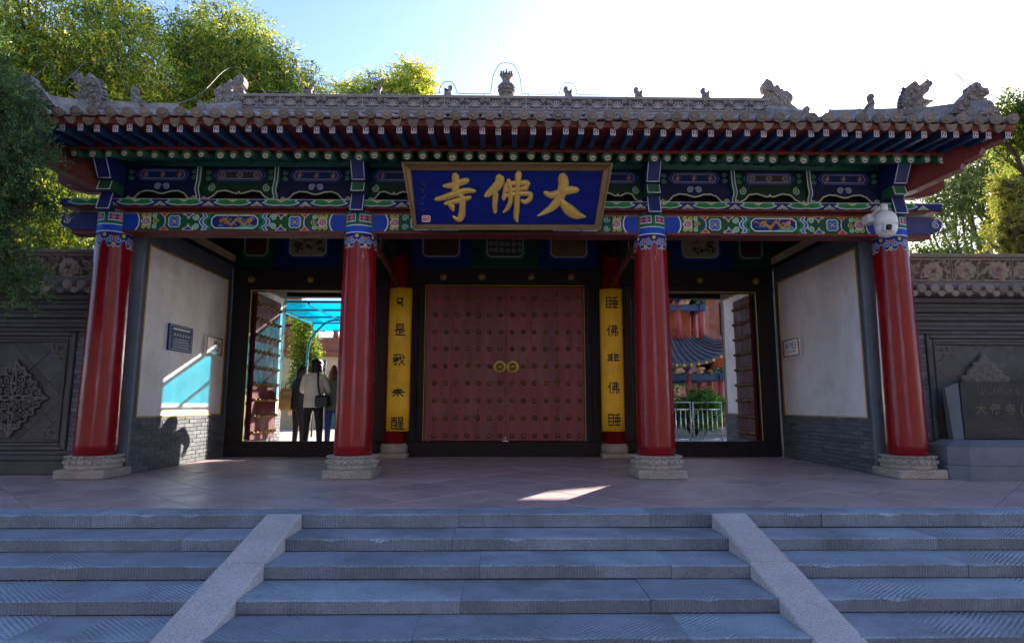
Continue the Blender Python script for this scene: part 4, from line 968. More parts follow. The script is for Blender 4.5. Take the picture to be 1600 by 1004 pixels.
# ---------------------------------------------------------------- name plaque
PL = empty('name_plaque', (0, -.5, 3.1), 'large blue plaque with three raised gold characters in a flared gold frame', 'plaque')
BTL, BTR, BBR, BBL = Vector((-1.163, -.70, 3.735)), Vector((1.185, -.70, 3.745)), Vector((1.115, -.42, 3.155)), Vector((-1.125, -.42, 3.145))
OTL, OTR, OBR, OBL = Vector((-1.262, -.85, 3.785)), Vector((1.290, -.85, 3.795)), Vector((1.175, -.50, 3.062)), Vector((-1.150, -.50, 3.052))
nb = (BTR-BTL).cross(BBL-BTL).normalized()
if nb.y > 0: nb = -nb
def bd(u, v, h=0.): return tuple((BTL*(1-u)+BTR*u)*(1-v)+(BBL*(1-u)+BBR*u)*v+nb*h)
m_ = MB(); bk = -nb*.05
m_.add([BTL, BTR, BBR, BBL, BTL+bk, BTR+bk, BBR+bk, BBL+bk], [(0,1,2,3),(4,7,6,5),(0,4,5,1),(1,5,6,2),(2,6,7,3),(3,7,4,0)]); prt(m_, 'board', 'plaque_blue', PL)
# flared frame in two mouldings per side
for (a, b, A, B) in ((BTL, BTR, OTL, OTR), (BTR, BBR, OTR, OBR), (BBR, BBL, OBR, OBL), (BBL, BTL, OBL, OTL)):
    m_ = MB(); lay = [(0, .0), (.10, .022), (.16, .018), (.62, .0), (.66, .022), (.80, .028), (.96, .02), (1.0, -.01), (1.0, -.05), (0, -.055)]
    vs = [tuple(a*(1-t)+A*t+nb*h) for t, h in lay]+[tuple(b*(1-t)+B*t+nb*h) for t, h in lay]; n = len(lay)
    m_.add(vs, [(i, i+1, n+i+1, n+i) for i in range(n-1)]+[(n-1, 0, n, 2*n-1), tuple(range(n)), tuple(range(n, 2*n))]); prt(m_, 'frame_moulding', 'gold_frame', PL)
def zm(x, y, h): 
    v = (y-95)/375; l = 70+60*v; r = 1505-60*v; return bd((x-l)/(r-l), v, h)
DA = [[(1075,245,14),(1120,262,22),(1180,246,24),(1250,228,26),(1310,225,20)],
      [(1205,140,34),(1212,185,34),(1200,240,32),(1175,300,30),(1125,350,24),(1065,388,14),(1022,408,5)],
      [(1190,290,14),(1215,325,26),(1260,370,36),(1310,400,30),(1375,415,8)]]
FO = [[(728,145,30),(735,170,30),(700,215,30),(640,262,20)], [(690,225,10),(705,260,20),(702,320,18),(706,380,14)],
      [(785,188,16),(850,180,18),(920,178,20),(942,182,20)], [(940,178,18),(932,215,16)], [(785,228,14),(850,222,15),(930,215,14)],
      [(785,185,15),(775,230,15),(768,285,16)], [(770,268,14),(850,255,17),(930,250,17),(965,258,16)], [(965,255,18),(960,290,18),(925,310,16),(900,298,10)],
      [(800,165,18),(815,230,17),(818,300,17),(800,350,16),(770,382,8)], [(872,115,24),(868,180,20),(866,260,20),(866,350,20),(862,420,18),(872,448,8)]]
SI = [[(320,200,12),(380,195,22),(440,175,22),(488,162,20)], [(398,132,26),(408,180,24),(402,235,24)], [(265,292,14),(330,278,20),(410,252,22),(490,232,20),(548,235,12)],
      [(335,322,12),(400,308,18),(460,295,20),(515,280,14)], [(440,262,16),(460,290,22),(462,350,22),(458,410,24),(436,436,18),(395,412,6)], [(362,326,12),(385,345,20),(395,368,10)]]
for ch in (SI, FO, DA):
    m_ = MB()
    for i, st_ in enumerate(ch): brush(m_, [(a, b, w_*1.15) for a, b, w_ in st_], zm, .019+.0015*i)
    prt(m_, 'character', 'gold', PL)
m_ = MB(); brush(m_, [(165,430,0.1),(232,430,.1)], zm, .001) if 0 else m_.add([zm(165,405,.006), zm(230,405,.006), zm(232,455,.006), zm(167,455,.006)], [(0,1,2,3)]); sl = prt(m_, 'seal', 'seal_red', PL)
m_ = MB()
for st_ in ([(172,412,3),(222,412,3),(224,448,3),(174,448,3),(172,412,3)], [(180,425,3),(200,420,3),(214,428,3),(208,442,3),(190,440,3)]): brush(m_, st_, lambda x, y, h: zm(x, y, h+.007), .002, n=3)
prt(m_, 'seal_line', 'print_light', sl)
m_ = MB(); r_ = random.Random(2)
for cy in (190, 235, 275, 320, 365):
    for k in range(4): brush(m_, [(150+r_.uniform(-12,25), cy+r_.uniform(-14,14), 2.2), (165+r_.uniform(-12,25), cy+r_.uniform(-14,14), 2.2)], zm, .003)
prt(m_, 'signature', 'print_dark', PL)
m_ = MB(); m_.tube([(-.92, -.62, 3.80), (-.95, -.55, 3.95), (-.95, -.45, 4.0)], .012, 6); m_.tube([(.93, -.62, 3.80), (.95, -.55, 3.95), (.95, -.45, 4.0)], .012, 6)
m_.tube([(-.95, -.46, 3.06), (-.95, -.2, 3.10)], .012, 6); m_.tube([(.95, -.46, 3.06), (.95, -.2, 3.10)], .012, 6); prt(m_, 'hanger', 'wire', PL)
# ---------------------------------------------------------------- couplet boards
G = {
'只': [[(.18,.08),(.2,.5)], [(.18,.1),(.78,.1)], [(.78,.08),(.72,.52)], [(.2,.5),(.74,.5)], [(.56,.58),(.82,.92)], [(.4,.58),(.3,.72)]],
'是': [[(.26,.05),(.26,.42)], [(.26,.05),(.8,.05)], [(.8,.05),(.78,.42)], [(.28,.23),(.76,.23)], [(.26,.42),(.78,.42)], [(.08,.55),(.92,.55)], [(.52,.56),(.52,.88)], [(.52,.72),(.8,.72)], [(.3,.64),(.28,.92)], [(.25,.92),(.95,.92)]],
'我': [[(.1,.12),(.5,.08)], [(.03,.36),(.95,.33)], [(.3,.1),(.3,.9)], [(.06,.65),(.52,.52)], [(.1,.85),(.32,.92)], [(.6,.05),(.66,.5),(.96,.93)], [(.9,.5),(.5,.92)], [(.76,.1),(.9,.2)], [(.1,.36),(.1,.62)], [(.12,.5),(.5,.46)]],
'未': [[(.2,.26),(.8,.22)], [(.05,.5),(.98,.45)], [(.5,.05),(.52,.62)], [(.4,.6),(.12,.92)], [(.64,.6),(.92,.92)], [(.52,.6),(.5,.95)]],
'醒': [[(.02,.1),(.5,.08)], [(.06,.28),(.06,.92)], [(.06,.28),(.46,.28)], [(.46,.28),(.46,.92)], [(.06,.92),(.46,.92)], [(.08,.68),(.44,.68)], [(.18,.1),(.18,.5)], [(.34,.1),(.34,.5)], [(.62,.06),(.62,.4)], [(.62,.06),(.92,.06)], [(.92,.06),(.92,.4)], [(.62,.23),(.92,.23)], [(.62,.4),(.92,.4)], [(.56,.55),(.98,.55)], [(.6,.72),(.95,.72)], [(.52,.94),(1.02,.94)], [(.77,.42),(.77,.94)]],
'睡': [[(.04,.1),(.04,.92)], [(.04,.1),(.4,.1)], [(.4,.1),(.4,.92)], [(.04,.92),(.4,.92)], [(.06,.37),(.38,.37)], [(.06,.65),(.38,.65)], [(.52,.14),(.95,.08)], [(.46,.36),(1.02,.36)], [(.5,.62),(1.0,.62)], [(.54,.92),(.96,.92)], [(.74,.1),(.74,.92)], [(.6,.36),(.6,.78)], [(.88,.36),(.88,.78)]],
'佛': [[(.3,.05),(.18,.3),(.02,.5)], [(.2,.32),(.2,.95)], [(.4,.18),(.86,.18)], [(.86,.18),(.84,.4)], [(.42,.4),(.84,.4)], [(.42,.4),(.4,.62)], [(.4,.62),(.92,.62)], [(.92,.62),(.9,.85),(.78,.88)], [(.56,.05),(.54,.6),(.38,.95)], [(.72,.03),(.72,.98)]],
'非': [[(.4,.08),(.38,.92)], [(.62,.08),(.62,.92)], [(.12,.24),(.4,.24)], [(.14,.5),(.4,.5)], [(.06,.82),(.4,.72)], [(.62,.2),(.95,.2)], [(.62,.48),(.92,.48)], [(.62,.8),(.98,.8)]]}
for (cx, txt, lab, fr) in ((-1.845, '只是我未醒', 'yellow couplet board left of the middle door with five black characters', (.105,.3,.51,.735,.945)), (1.885, '睡佛非佛睡', 'yellow couplet board right of the middle door with five black characters', (.10,.30,.49,.70,.92))):
    cyl_y = YD-.14; R_ = .235
    CP = empty('couplet_board', (cx, cyl_y-R_, .45), lab, 'board', 'couplet boards')
    def cf(a, b, h, cx=cx): th_ = a/R_; return (cx+(R_+h)*math.sin(th_)*1.02, cyl_y-.03-(R_+h)*math.cos(th_)*.9, b)
    m_ = MB(); n = 12; hw_ = .198/1.0; z0, z1 = .45, 2.94; vs = []
    hw_ = R_*math.asin(min(.99, .198/R_))
    for z in (z0, .9, 1.4, 1.9, 2.4, z1):
        for k in range(n+1): vs.append(cf(-hw_+2*hw_*k/n, z, 0))
        for k in range(n, -1, -1): vs.append(cf(-hw_+2*hw_*k/n, z, -.02))
    q_ = 2*(n+1); m_.add(vs, [(i*q_+j, i*q_+(j+1) % q_, (i+1)*q_+(j+1) % q_, (i+1)*q_+j) for i in range(5) for j in range(q_)]+[tuple(range(q_)), tuple(5*q_+j for j in range(q_))], 0, True); prt(m_, 'board', 'couplet', CP)
    for chx, f_ in zip(txt, fr):
        m_ = MB(); sx, sy = .215, .215
        if chx == '只': sx, sy = .15, .17
        if chx in '未非': sy = .15
        for st_ in G[chx]:
            brush(m_, [(-sx/2+p_[0]*sx+.006, z1-f_*(z1-z0)+sy/2-p_[1]*sy, (.0145 if len(G[chx]) < 9 else .0112)*(1.1 if abs(st_[0][1]-st_[-1][1]) < .2 else .85)) for p_ in st_], lambda a, b, h: cf(a, b, h+.001), .003, n=3)
        prt(m_, 'character', 'ink', CP)
    m_ = MB()
    for a in (-.08, .08): m_.cyl(cf(a, z1-.03, -.0), cf(a, z1-.03, .008), .008, n=8); m_.cyl(cf(a*.0+.02, z0+.03, 0), cf(.02, z0+.03, .008), .008, n=8) if a > 0 else None
    prt(m_, 'nail', 'wire', CP)
# ---------------------------------------------------------------- signs on the side walls
def wallsign(s, y0, y1, z0, z1, matn, name, label, th=.02):
    o = empty(name, (s*XW, (y0+y1)/2, z0), label, 'sign'); m_ = MB(); m_.box(s*(XW+.003), s*(XW-th), y0, y1, z0, z1, ch=.004); prt(m_, 'sign_board', matn, o); return o
def sp(s, y0, y1, z0, z1, th):            # face coords u (reading direction) and v down -> point
    if s < 0: return lambda u, v, h: (s*(XW-th)+.0006+h+.001, y0+(y1-y0)*u, z1-(z1-z0)*v)
    return lambda u, v, h: (s*(XW-th)-.0006-h-.001, y1-(y1-y0)*u, z1-(z1-z0)*v)
o = wallsign(-1, 1.02, 1.715, 1.685, 2.075, 'sign_blue', 'notice_sign', 'dark blue notice sign with rows of white print on the left white panel')
f_ = sp(-1, 1.02, 1.715, 1.685, 2.075, .02); m_ = MB(); r_ = random.Random(4)
m_.add([f_(.16,.13,0), f_(.86,.13,0), f_(.86,.2,0), f_(.16,.2,0)], [(0,1,2,3)])
for u in (.2,.31,.42,.55,.66,.78):
    for k in range(3): m_.add([f_(u,.34+.035*k,0), f_(u+.07-.01*k,.34+.035*k,0), f_(u+.07-.01*k,.36+.035*k,0), f_(u,.36+.035*k,0)], [(0,1,2,3)])
    m_.add([f_(u+.03,.33,.0008), f_(u+.045,.33,.0008), f_(u+.045,.45,.0008), f_(u+.03,.45,.0008)], [(0,1,2,3)])
for v in (.53,.63,.73,.83):
    u = .2
    while u < .8:
        w_ = r_.uniform(.02, .06); m_.add([f_(u,v,0), f_(u+w_,v,0), f_(u+w_,v+.035,0), f_(u,v+.035,0)], [(0,1,2,3)]); u += w_+.018
prt(m_, 'print', 'print_light', o)
m_ = MB()
for a, b, c_, d_ in ((.05,.05,.95,.065), (.05,.935,.95,.95), (.05,.065,.06,.935), (.94,.065,.95,.935)): m_.add([f_(a,b,0), f_(c_,b,0), f_(c_,d_,0), f_(a,d_,0)], [(0,1,2,3)])
prt(m_, 'print_border', 'print_light', o)
for s, y0, y1, lab in ((-1, 2.14, 2.70, 'white framed direction sign on the left white panel beside the open door'), (1, 2.14, 2.715, 'white framed arrow sign on the right white panel near the doorway')):
    z0, z1 = 1.725, 2.018; o = wallsign(s, y0, y1, z0, z1, 'sign_white', 'direction_sign', lab, .03); f_ = sp(s, y0, y1, z0, z1, .03)
    m_ = MB()
    for a, b, c_, d_ in ((0,0,1,.07), (0,.93,1,1), (0,.07,.05,.93), (.95,.07,1,.93)): 
        P = [f_(a,b,0), f_(c_,b,0), f_(c_,d_,0), f_(a,d_,0)]; m_.add(P+[f_(a,b,.008), f_(c_,b,.008), f_(c_,d_,.008), f_(a,d_,.008)], [(4,5,6,7),(0,1,5,4),(1,2,6,5),(2,3,7,6),(3,0,4,7)])
    prt(m_, 'sign_frame', 'gold_frame', o)
    m_ = MB(); K = [[(.22,.28,.018),(.18,.5,.018)], [(.26,.28,.018),(.32,.5,.018)], [(.42,.26,.015),(.52,.26,.015),(.5,.4,.015)], [(.42,.4,.015),(.54,.4,.015)], [(.60,.2,.016),(.60,.55,.016)], [(.60,.2,.016),(.78,.2,.016)], [(.78,.2,.016),(.78,.55,.016)], [(.60,.55,.016),(.78,.55,.016)], [(.68,.36,.03),(.70,.38,.03)], [(.2,.74,.012),(.66,.72,.014)], [(.66,.72,.04),(.78,.72,.008)]]
    if s < 0: K = [[(1-x, y, w_) for x, y, w_ in st_] for st_ in K]; K = [[(.62+(x-.3)*.5, y, w_) if 0 else (x*.6+.35 if y < .6 else 1-x, y, w_) for x, y, w_ in st_] for st_ in K]
    for st_ in K: brush(m_, [(a, b, w_) for a, b, w_ in st_], lambda a, b, h: f_(a, b, h+.001), .002, n=3)
    prt(m_, 'print', 'print_dark', o)
# ---------------------------------------------------------------- dome camera on the right outer column
CM = empty('security_camera', (4.78, -.35, 3.1), 'white dome security camera on a bracket at the right outer column', 'security camera')
m_ = MB(); m_.box(4.69, 4.80, -.30, -.14, 3.24, 3.36, ch=.012); m_.tube([(4.75, -.24, 3.31), (4.78, -.38, 3.385), (4.80, -.45, 3.40)], [.035, .035, .04], 10); m_.cyl((4.80, -.46, 3.42), (4.80, -.46, 3.33), .042, n=14); prt(m_, 'wall_bracket', 'white_plastic', CM)
m_ = MB(); m_.lathe([(.05,.0),(.085,-.02),(.118,-.065),(.132,-.115),(.135,-.165),(.128,-.17),(.128,-.18),(.135,-.185)], (4.80, -.47, 3.335), 28); prt(m_, 'camera_housing', 'white_plastic', CM)
m_ = MB(); m_.lathe([(.126,0),(.128,-.03),(.118,-.085),(.092,-.13),(.05,-.155),(.004,-.162)], (4.80, -.47, 3.155), 28); prt(m_, 'camera_ball', 'white_plastic', CM)
m_ = MB(); m_.cbox(4.755, -.572, 3.095, .062, .034, .05, .012, 0, Matrix.Rotation(.25, 3, 'X')); prt(m_, 'lens_mask', 'sign_white', CM)
m_ = MB(); m_.cbox(4.745, -.605, 3.088, .036, .008, .034, .004, 0, Matrix.Rotation(.25, 3, 'X')); prt(m_, 'lens_window', 'black_glass', CM)
m_ = MB(); m_.lathe([(.030,0),(.030,.008),(.002,.012)], (4.745, -.618, 3.085), 14, axis='y'); prt(m_, 'lens', 'black_glass', CM)
# ---------------------------------------------------------------- walls left and right of the gate
YW = .30
def flank(s, label):
    x0, x1 = 5.32, 14.0; root = empty('screen_wall', (s*9, YW+.2, 0), label, 'wall')
    X = lambda x: s*x
    m_ = MB(); m_.box(X(x0), X(x1), YW+.06, YW+.5, 0, 2.40); prt(m_, 'wall_core', 'wall_stone', root)
    m_ = MB(); m_.box(X(x0), X(x1), YW-.06, YW+.06, .0, .17, ch=.015); m_.box(X(x0), X(x1), YW-.035, YW+.06, .172, .245, ch=.02); m_.box(X(x0), X(x1), YW-.015, YW+.06, .247, .30, ch=.012); prt(m_, 'wall_plinth', 'wall_stone', root)
    # mouldings under the tile eave
    z = 1.86
    for hh, dy in ((.055, -.00), (.05, -.03), (.075, -.015), (.06, -.055), (.05, -.03), (.07, -.08), (.06, -.05), (.075, -.11), (.05, -.14)):
        m_ = MB(); m_.box(X(x0), X(x1), YW+dy, YW+.1, z, z+hh-.004, ch=min(.02, hh*.3)); prt(m_, 'moulding', 'wall_stone', root); z += hh
    # brick piers and framed panels
    px = x0
    r_ = random.Random(8+s)
    for (pa, pb) in ((5.32, 5.70), (8.45, 8.80)):
        for i in range(25):
            zz = .302+i*.062; o_ = .0 if i % 2 else .09
            x = pa-.18+o_
            while x < pb:
                a, b = max(x, pa), min(x+.18, pb)
                if b-a > .02: m_ = MB(); m_.box(X(a+.002), X(b-.002), YW-r_.uniform(0, .006), YW+.065, zz+.0015, zz+.0605, ch=.004); prt(m_, 'brick', 'brick', root)
                x += .18
    for (a, b) in ((5.72, 8.43), (8.82, 11.6)):
        for k, (t, dy) in enumerate(((.05, -.015), (.05, .012), (.035, -.002))):
            o = sum((.05, .05, .035)[:k]); m_ = MB()
            z0, z1 = .31+o, 1.85-o
            m_.box(X(a+o), X(a+o+t-.003), YW+dy, YW+.07, z0, z1, ch=.01); m_.box(X(b-o-t+.003), X(b-o), YW+dy, YW+.07, z0, z1, ch=.01); m_.box(X(a+o+t), X(b-o-t), YW+dy, YW+.07, z1-t+.003, z1, ch=.01); m_.box(X(a+o+t), X(b-o-t), YW+dy, YW+.07, z0, z0+t-.003, ch=.01); prt(m_, 'panel_frame', 'wall_stone', root)
        a2, b2, z0, z1 = a+.135, b-.135, .445, 1.715
        # diagonal square tiles of the panel field
        if a < 8:
            S_ = .30; q_ = S_/math.sqrt(2)*1.0
            for i in range(-14, 15):
                for j in range(-14, 15):
                    cx, cz = a2+.62+(i-j)*q_, .98+(i+j)*q_; r2_ = q_-.003
                    pl = [(cx+r2_, cz), (cx, cz+r2_), (cx-r2_, cz), (cx, cz-r2_)]
                    for ax, val, k in ((0, a2, 1), (0, b2, -1), (1, z0, 1), (1, z1, -1)): pl = clip(pl, ax, val, k) if len(pl) > 2 else []
                    if len(pl) < 3: continue
                    dd = r_.uniform(0, .005); m_ = MB(); m_.prism(pl, lambda u, v, d: (X(u), d, v), YW+.045-dd, YW+.075); prt(m_, 'panel_tile', 'wall_stone', root)
            mx = a2+.62 if s < 0 else a2+.62
            carve(root, s, mx, .98 if s < 0 else 1.05, a2, b2, z0, z1)
    # tile coping
    zt = z+.0
    n = 46
    for k in range(n):
        x = 5.36+k*.185
        if x > 11.0: break
        m_ = MB(); m_.tube([(X(x), YW-.24, zt+.045), (X(x), YW+.25, zt+.22)], .058, 10); prt(m_, 'coping_tile', 'tile', root)
        m_ = MB(); m_.lathe([(.0,0),(.062,0),(.064,.02),(.05,.026),(.04,.02),(.02,.03),(.001,.032)], (X(x), YW-.235, zt+.045), 12, axis='y'); prt(m_, 'tile_end', 'tile_end', root)
        m_ = MB(); m_.puff([(a*.8, b*.8) for a, b in prof_d], lambda a, b, d, x=x: (X(x+.092)+a, YW-.232+d, zt+.0+b), .014, inset=.5); prt(m_, 'drip_tile', 'tile_end', root)
    m_ = MB(); m_.add([(X(x0), YW-.24, zt+.0), (X(x1), YW-.24, zt+.0), (X(x1), YW+.3, zt+.2), (X(x0), YW+.3, zt+.2)], [(0,1,2,3)]); m_.box(X(x0), X(x1), YW-.22, YW+.5, zt-.03, zt-.002); prt(m_, 'coping_bed', 'tile', root)
    # carved ridge course
    zb = zt+.17
    m_ = MB(); m_.box(X(x0), X(x1), YW+.02, YW+.42, zb-.06, zb+.02, ch=.02); m_.box(X(x0), X(x1), YW+.07, YW+.38, zb+.022, zb+.36); prt(m_, 'ridge_core', 'wall_top', root)
    m_ = MB(); m_.box(X(x0), X(x1), YW+.015, YW+.43, zb+.362, zb+.42, ch=.02); prt(m_, 'ridge_cap', 'wall_top', root)
    Lw = .86; xx = x0+.02; kk = 0
    while xx < 10.6:
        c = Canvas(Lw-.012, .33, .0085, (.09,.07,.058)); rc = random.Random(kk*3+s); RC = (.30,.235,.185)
        for q in range(70):
            x, y, an = rc.uniform(.03, Lw-.04), rc.uniform(.04, .29), rc.uniform(0, 6.28); l_ = rc.uniform(.03, .075); cu = rc.uniform(-1.2, 1.2)
            c.line([(x, y), (x+l_*math.cos(an), y+l_*math.sin(an)), (x+l_*math.cos(an)+l_*.8*math.cos(an+cu), y+l_*math.sin(an)+l_*.8*math.sin(an+cu))], rc.uniform(.012, .028), tuple(v*rc.uniform(.75, 1.1) for v in RC), rc.uniform(.4, .9))
        for q in range(2):
            fx, fy = .2+q*.42+rc.uniform(-.08, .08), .165+rc.uniform(-.03, .03)
            for rr2, np_, hh2 in ((.105, 9, .9), (.07, 7, 1.2), (.035, 5, 1.5)):
                o2 = rc.random()
                for t in range(np_): an = t*2*math.pi/np_+o2; c.disc(fx+rr2*math.cos(an), fy+rr2*.85*math.sin(an), rr2*.42, tuple(v*rc.uniform(.8, 1.1) for v in RC), hh2*rc.uniform(.8, 1.1))
        for yy in (.012, .318): c.line([(0, yy), (Lw, yy)], .026, RC, .9)
        c.line([(.01, 0), (.01, .33)], .02, RC, .9); c.line([(Lw-.02, 0), (Lw-.02, .33)], .02, RC, .9)
        me = c.mesh('ridge_relief', (lambda u, v, h, xx=xx: (X(xx)+s*u, YW+.065-h, zb+.026+v)), 'relief', .035)
        me.transform(Matrix.Translation(-ORG[root])); link('ridge_relief', me, root); xx += Lw; kk += 1
    return root
prof_d = [(-.092,.045),(-.085,.0),(-.06,-.045),(-.028,-.075),(0,-.088),(.028,-.075),(.06,-.045),(.085,.0),(.092,.045),(.05,.028),(0,.02),(-.05,.028)]
def carve(root, s, mx, mz, a2, b2, z0, z1):
    # pierced diamond medallion of scrolls and corner pieces, relief grown from a painted height field
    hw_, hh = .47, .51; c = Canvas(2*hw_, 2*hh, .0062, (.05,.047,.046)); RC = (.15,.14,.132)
    def A(pts, w_=.021, h_=1.): c.line([(hw_+x, hh+y) for x, y in pts], w_, RC, h_)
    def S_(x, y, r, t, d, a0, w_=.019): c.spiral(hw_+x, hh+y, r, t, d, a0, w_, RC, 1.)
    for sx in (-1, 1):
        for sy in (-1, 1):
            for (x, y, r, t) in ((.07,.10,.062,1.5),(.20,.09,.06,1.5),(.09,.24,.062,1.5),(.20,.21,.05,1.4),(.31,.06,.045,1.3),(.06,.37,.045,1.3),(.13,.32,.035,1.2),(.27,.145,.035,1.2)): S_(sx*x, sy*y, r, t, sx*sy, 1.2*sx)
            A([(sx*.02, sy*.02), (sx*.08, sy*.03), (sx*.16, sy*.02), (sx*.26, sy*.015), (sx*.43, 0)]); A([(0, sy*.04), (sx*.03, sy*.16), (sx*.02, sy*.28), (0, sy*.47)])
            edge = [(sx*.45, 0), (sx*.36, sy*.05), (sx*.35, sy*.11), (sx*.28, sy*.13), (sx*.29, sy*.21), (sx*.21, sy*.22), (sx*.20, sy*.30), (sx*.13, sy*.31), (sx*.12, sy*.39), (sx*.05, sy*.41), (0, sy*.50)]
            A(edge, .024, .9)
            for (x, y) in ((.13,.16),(.145,.02),(.02,.19),(.24,.04)): c.disc(hw_+sx*x, hh+sy*y, .022, RC, 1.2)
    c.disc(hw_, hh, .035, RC, 1.2); c.cut = c.hgt < .12
    me = c.mesh('medallion', lambda u, v, h: (s*(mx-hw_)+s*u, YW+.022-h, mz-hh+v), 'wall_carve', .028); me.transform(Matrix.Translation(-ORG[root])); o = link('medallion', me, root)
    md = o.modifiers.new('t', 'SOLIDIFY'); md.thickness = .035; md.offset = 1
    T = .30
    for (cx, sx) in ((a2, 1), (b2, -1)):
        for (cz, sz) in ((z0, 1), (z1, -1)):
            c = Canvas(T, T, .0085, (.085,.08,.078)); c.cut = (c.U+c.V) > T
            for k in range(4):
                for j in range(4-k): c.spiral(.045+k*.07, .045+j*.07, .032, 1.3, 1 if (k+j) % 2 else -1, k, .015, RC, 1.)
            c.line([(.01,0),(.01,T)], .016, RC, 1); c.line([(0,.01),(T,.01)], .016, RC, 1); c.line([(T,0),(0,T)], .02, RC, 1.)
            me = c.mesh('corner_carving', lambda u, v, h: (s*(cx+sx*u), YW+.032-h, cz+sz*v), 'wall_carve', .022); me.transform(Matrix.Translation(-ORG[root])); link('corner_carving', me, root)
flank(-1, 'dark grey carved brick wall left of the gate with a diamond medallion')
flank(1, 'dark grey carved brick wall right of the gate behind the stele')
# ---------------------------------------------------------------- stele with its stone base
SB = empty('stone_stele', (6.9, -.1, 0), 'black inscribed stone stele on a two-tier grey base by the right wall', 'stele')
xa = 5.44
for (o, z0, z1, yf) in ((0, 0, .175, -.44), (.03, .178, .40, -.41)):
    m_ = MB(); pl = [(xa+o+.16, yf), (8.3, yf), (8.3, .2), (xa+o, .2), (xa+o, yf+.16)]
    pl2 = [(xa+o+.16, yf), (xa+o+.9, yf), (xa+o+.9, .2), (xa+o, .2), (xa+o, yf+.16)]; m_.prism(pl2, lambda a, b, d: (a, b, d), z0, z1); prt(m_, 'base_stone', 'stele_base', SB)
    x = xa+o+.904
    while x < 8.3: m_ = MB(); m_.box(x, min(x+.78, 8.3), yf, .2, z0, z1, ch=.008); prt(m_, 'base_stone', 'stele_base', SB); x += .784
m_ = MB()
pl = [(xa+.19, -.41, .402), (8.27, -.41, .402), (8.27, .15, .402), (xa+.05, .15, .402), (xa+.05, -.26, .402), (xa+.36, -.22, .47), (8.2, -.22, .47), (8.2, .12, .47), (xa+.24, .12, .47), (xa+.24, -.13, .47)]
m_.add(pl, [(0,1,6,5),(1,2,7,6),(2,3,8,7),(3,4,9,8),(4,0,5,9),(5,6,7,8,9),(0,4,3,2,1)]); prt(m_, 'base_cap', 'stele_base', SB)
XS0, XS1 = 5.83, 8.0
m_ = MB(); m_.box(XS0, XS1, -.10, .06, .472, 1.20, ch=.008); slab = prt(m_, 'slab', 'stele', SB)
m_ = MB(); m_.add([(XS0-.10,-.03,.472),(XS0-.002,-.08,.472),(XS0-.002,.05,.472),(XS0-.10,.06,.472),(XS0-.13,-.0,1.12),(XS0-.002,-.07,1.19),(XS0-.002,.05,1.19),(XS0-.13,.06,1.12)], [(0,1,2,3),(4,7,6,5),(0,4,5,1),(1,5,6,2),(2,6,7,3),(3,7,4,0)]); prt(m_, 'side_support', 'stele_base', SB)
def text(body, size, x, y, z, parent, matn, bold=.0):
    cu = bpy.data.curves.new('t', 'FONT'); cu.body = body; cu.size = size; cu.extrude = .0015; cu.offset = bold; cu.space_character = 1.12
    t = bpy.data.objects.new('t', cu); COL.objects.link(t); bpy.context.view_layer.update()
    me = bpy.data.meshes.new_from_object(t.evaluated_get(bpy.context.evaluated_depsgraph_get())); bpy.data.objects.remove(t)
    me.transform(Matrix.Translation((x, y, z)) @ Matrix.Rotation(math.pi/2, 4, 'X')); me.transform(Matrix.Translation(-ORG[parent])); me.materials.clear(); me.materials.append(MATS[matn])
    return link('inscription', me, parent)
for i_, t_ in enumerate('大佛寺(西夏'): text(t_, .145, (5.99, 6.18, 6.37, 6.56, 6.63, 6.80)[i_], -.103, .80, slab, 'stele_ink', .002)
def faint(x0, x1, z, h):                                # worn lines of small engraved signs, too faint to read
    m_ = MB(); r_ = random.Random(int(z*1000)); x = x0
    while x < x1:
        for k in range(5):
            a, b = r_.uniform(0, h*.8), r_.uniform(0, h*.8); c_, d_ = (a+r_.uniform(.3, .5)*h, b) if k % 2 else (a, b+r_.uniform(.3, .5)*h)
            brush(m_, [(x+a, z+b, h*.045), (x+c_, z+d_, h*.045)], lambda u, v, hh: (u, -.1012-hh, v), .0012)
        x += h*1.25
    prt(m_, 'inscription', 'stele_ink', slab)
faint(6.04, 7.8, 1.03, .08); faint(6.16, 7.7, .655, .05); faint(6.16, 7.7, .58, .05); faint(6.24, 7.5, .505, .05)
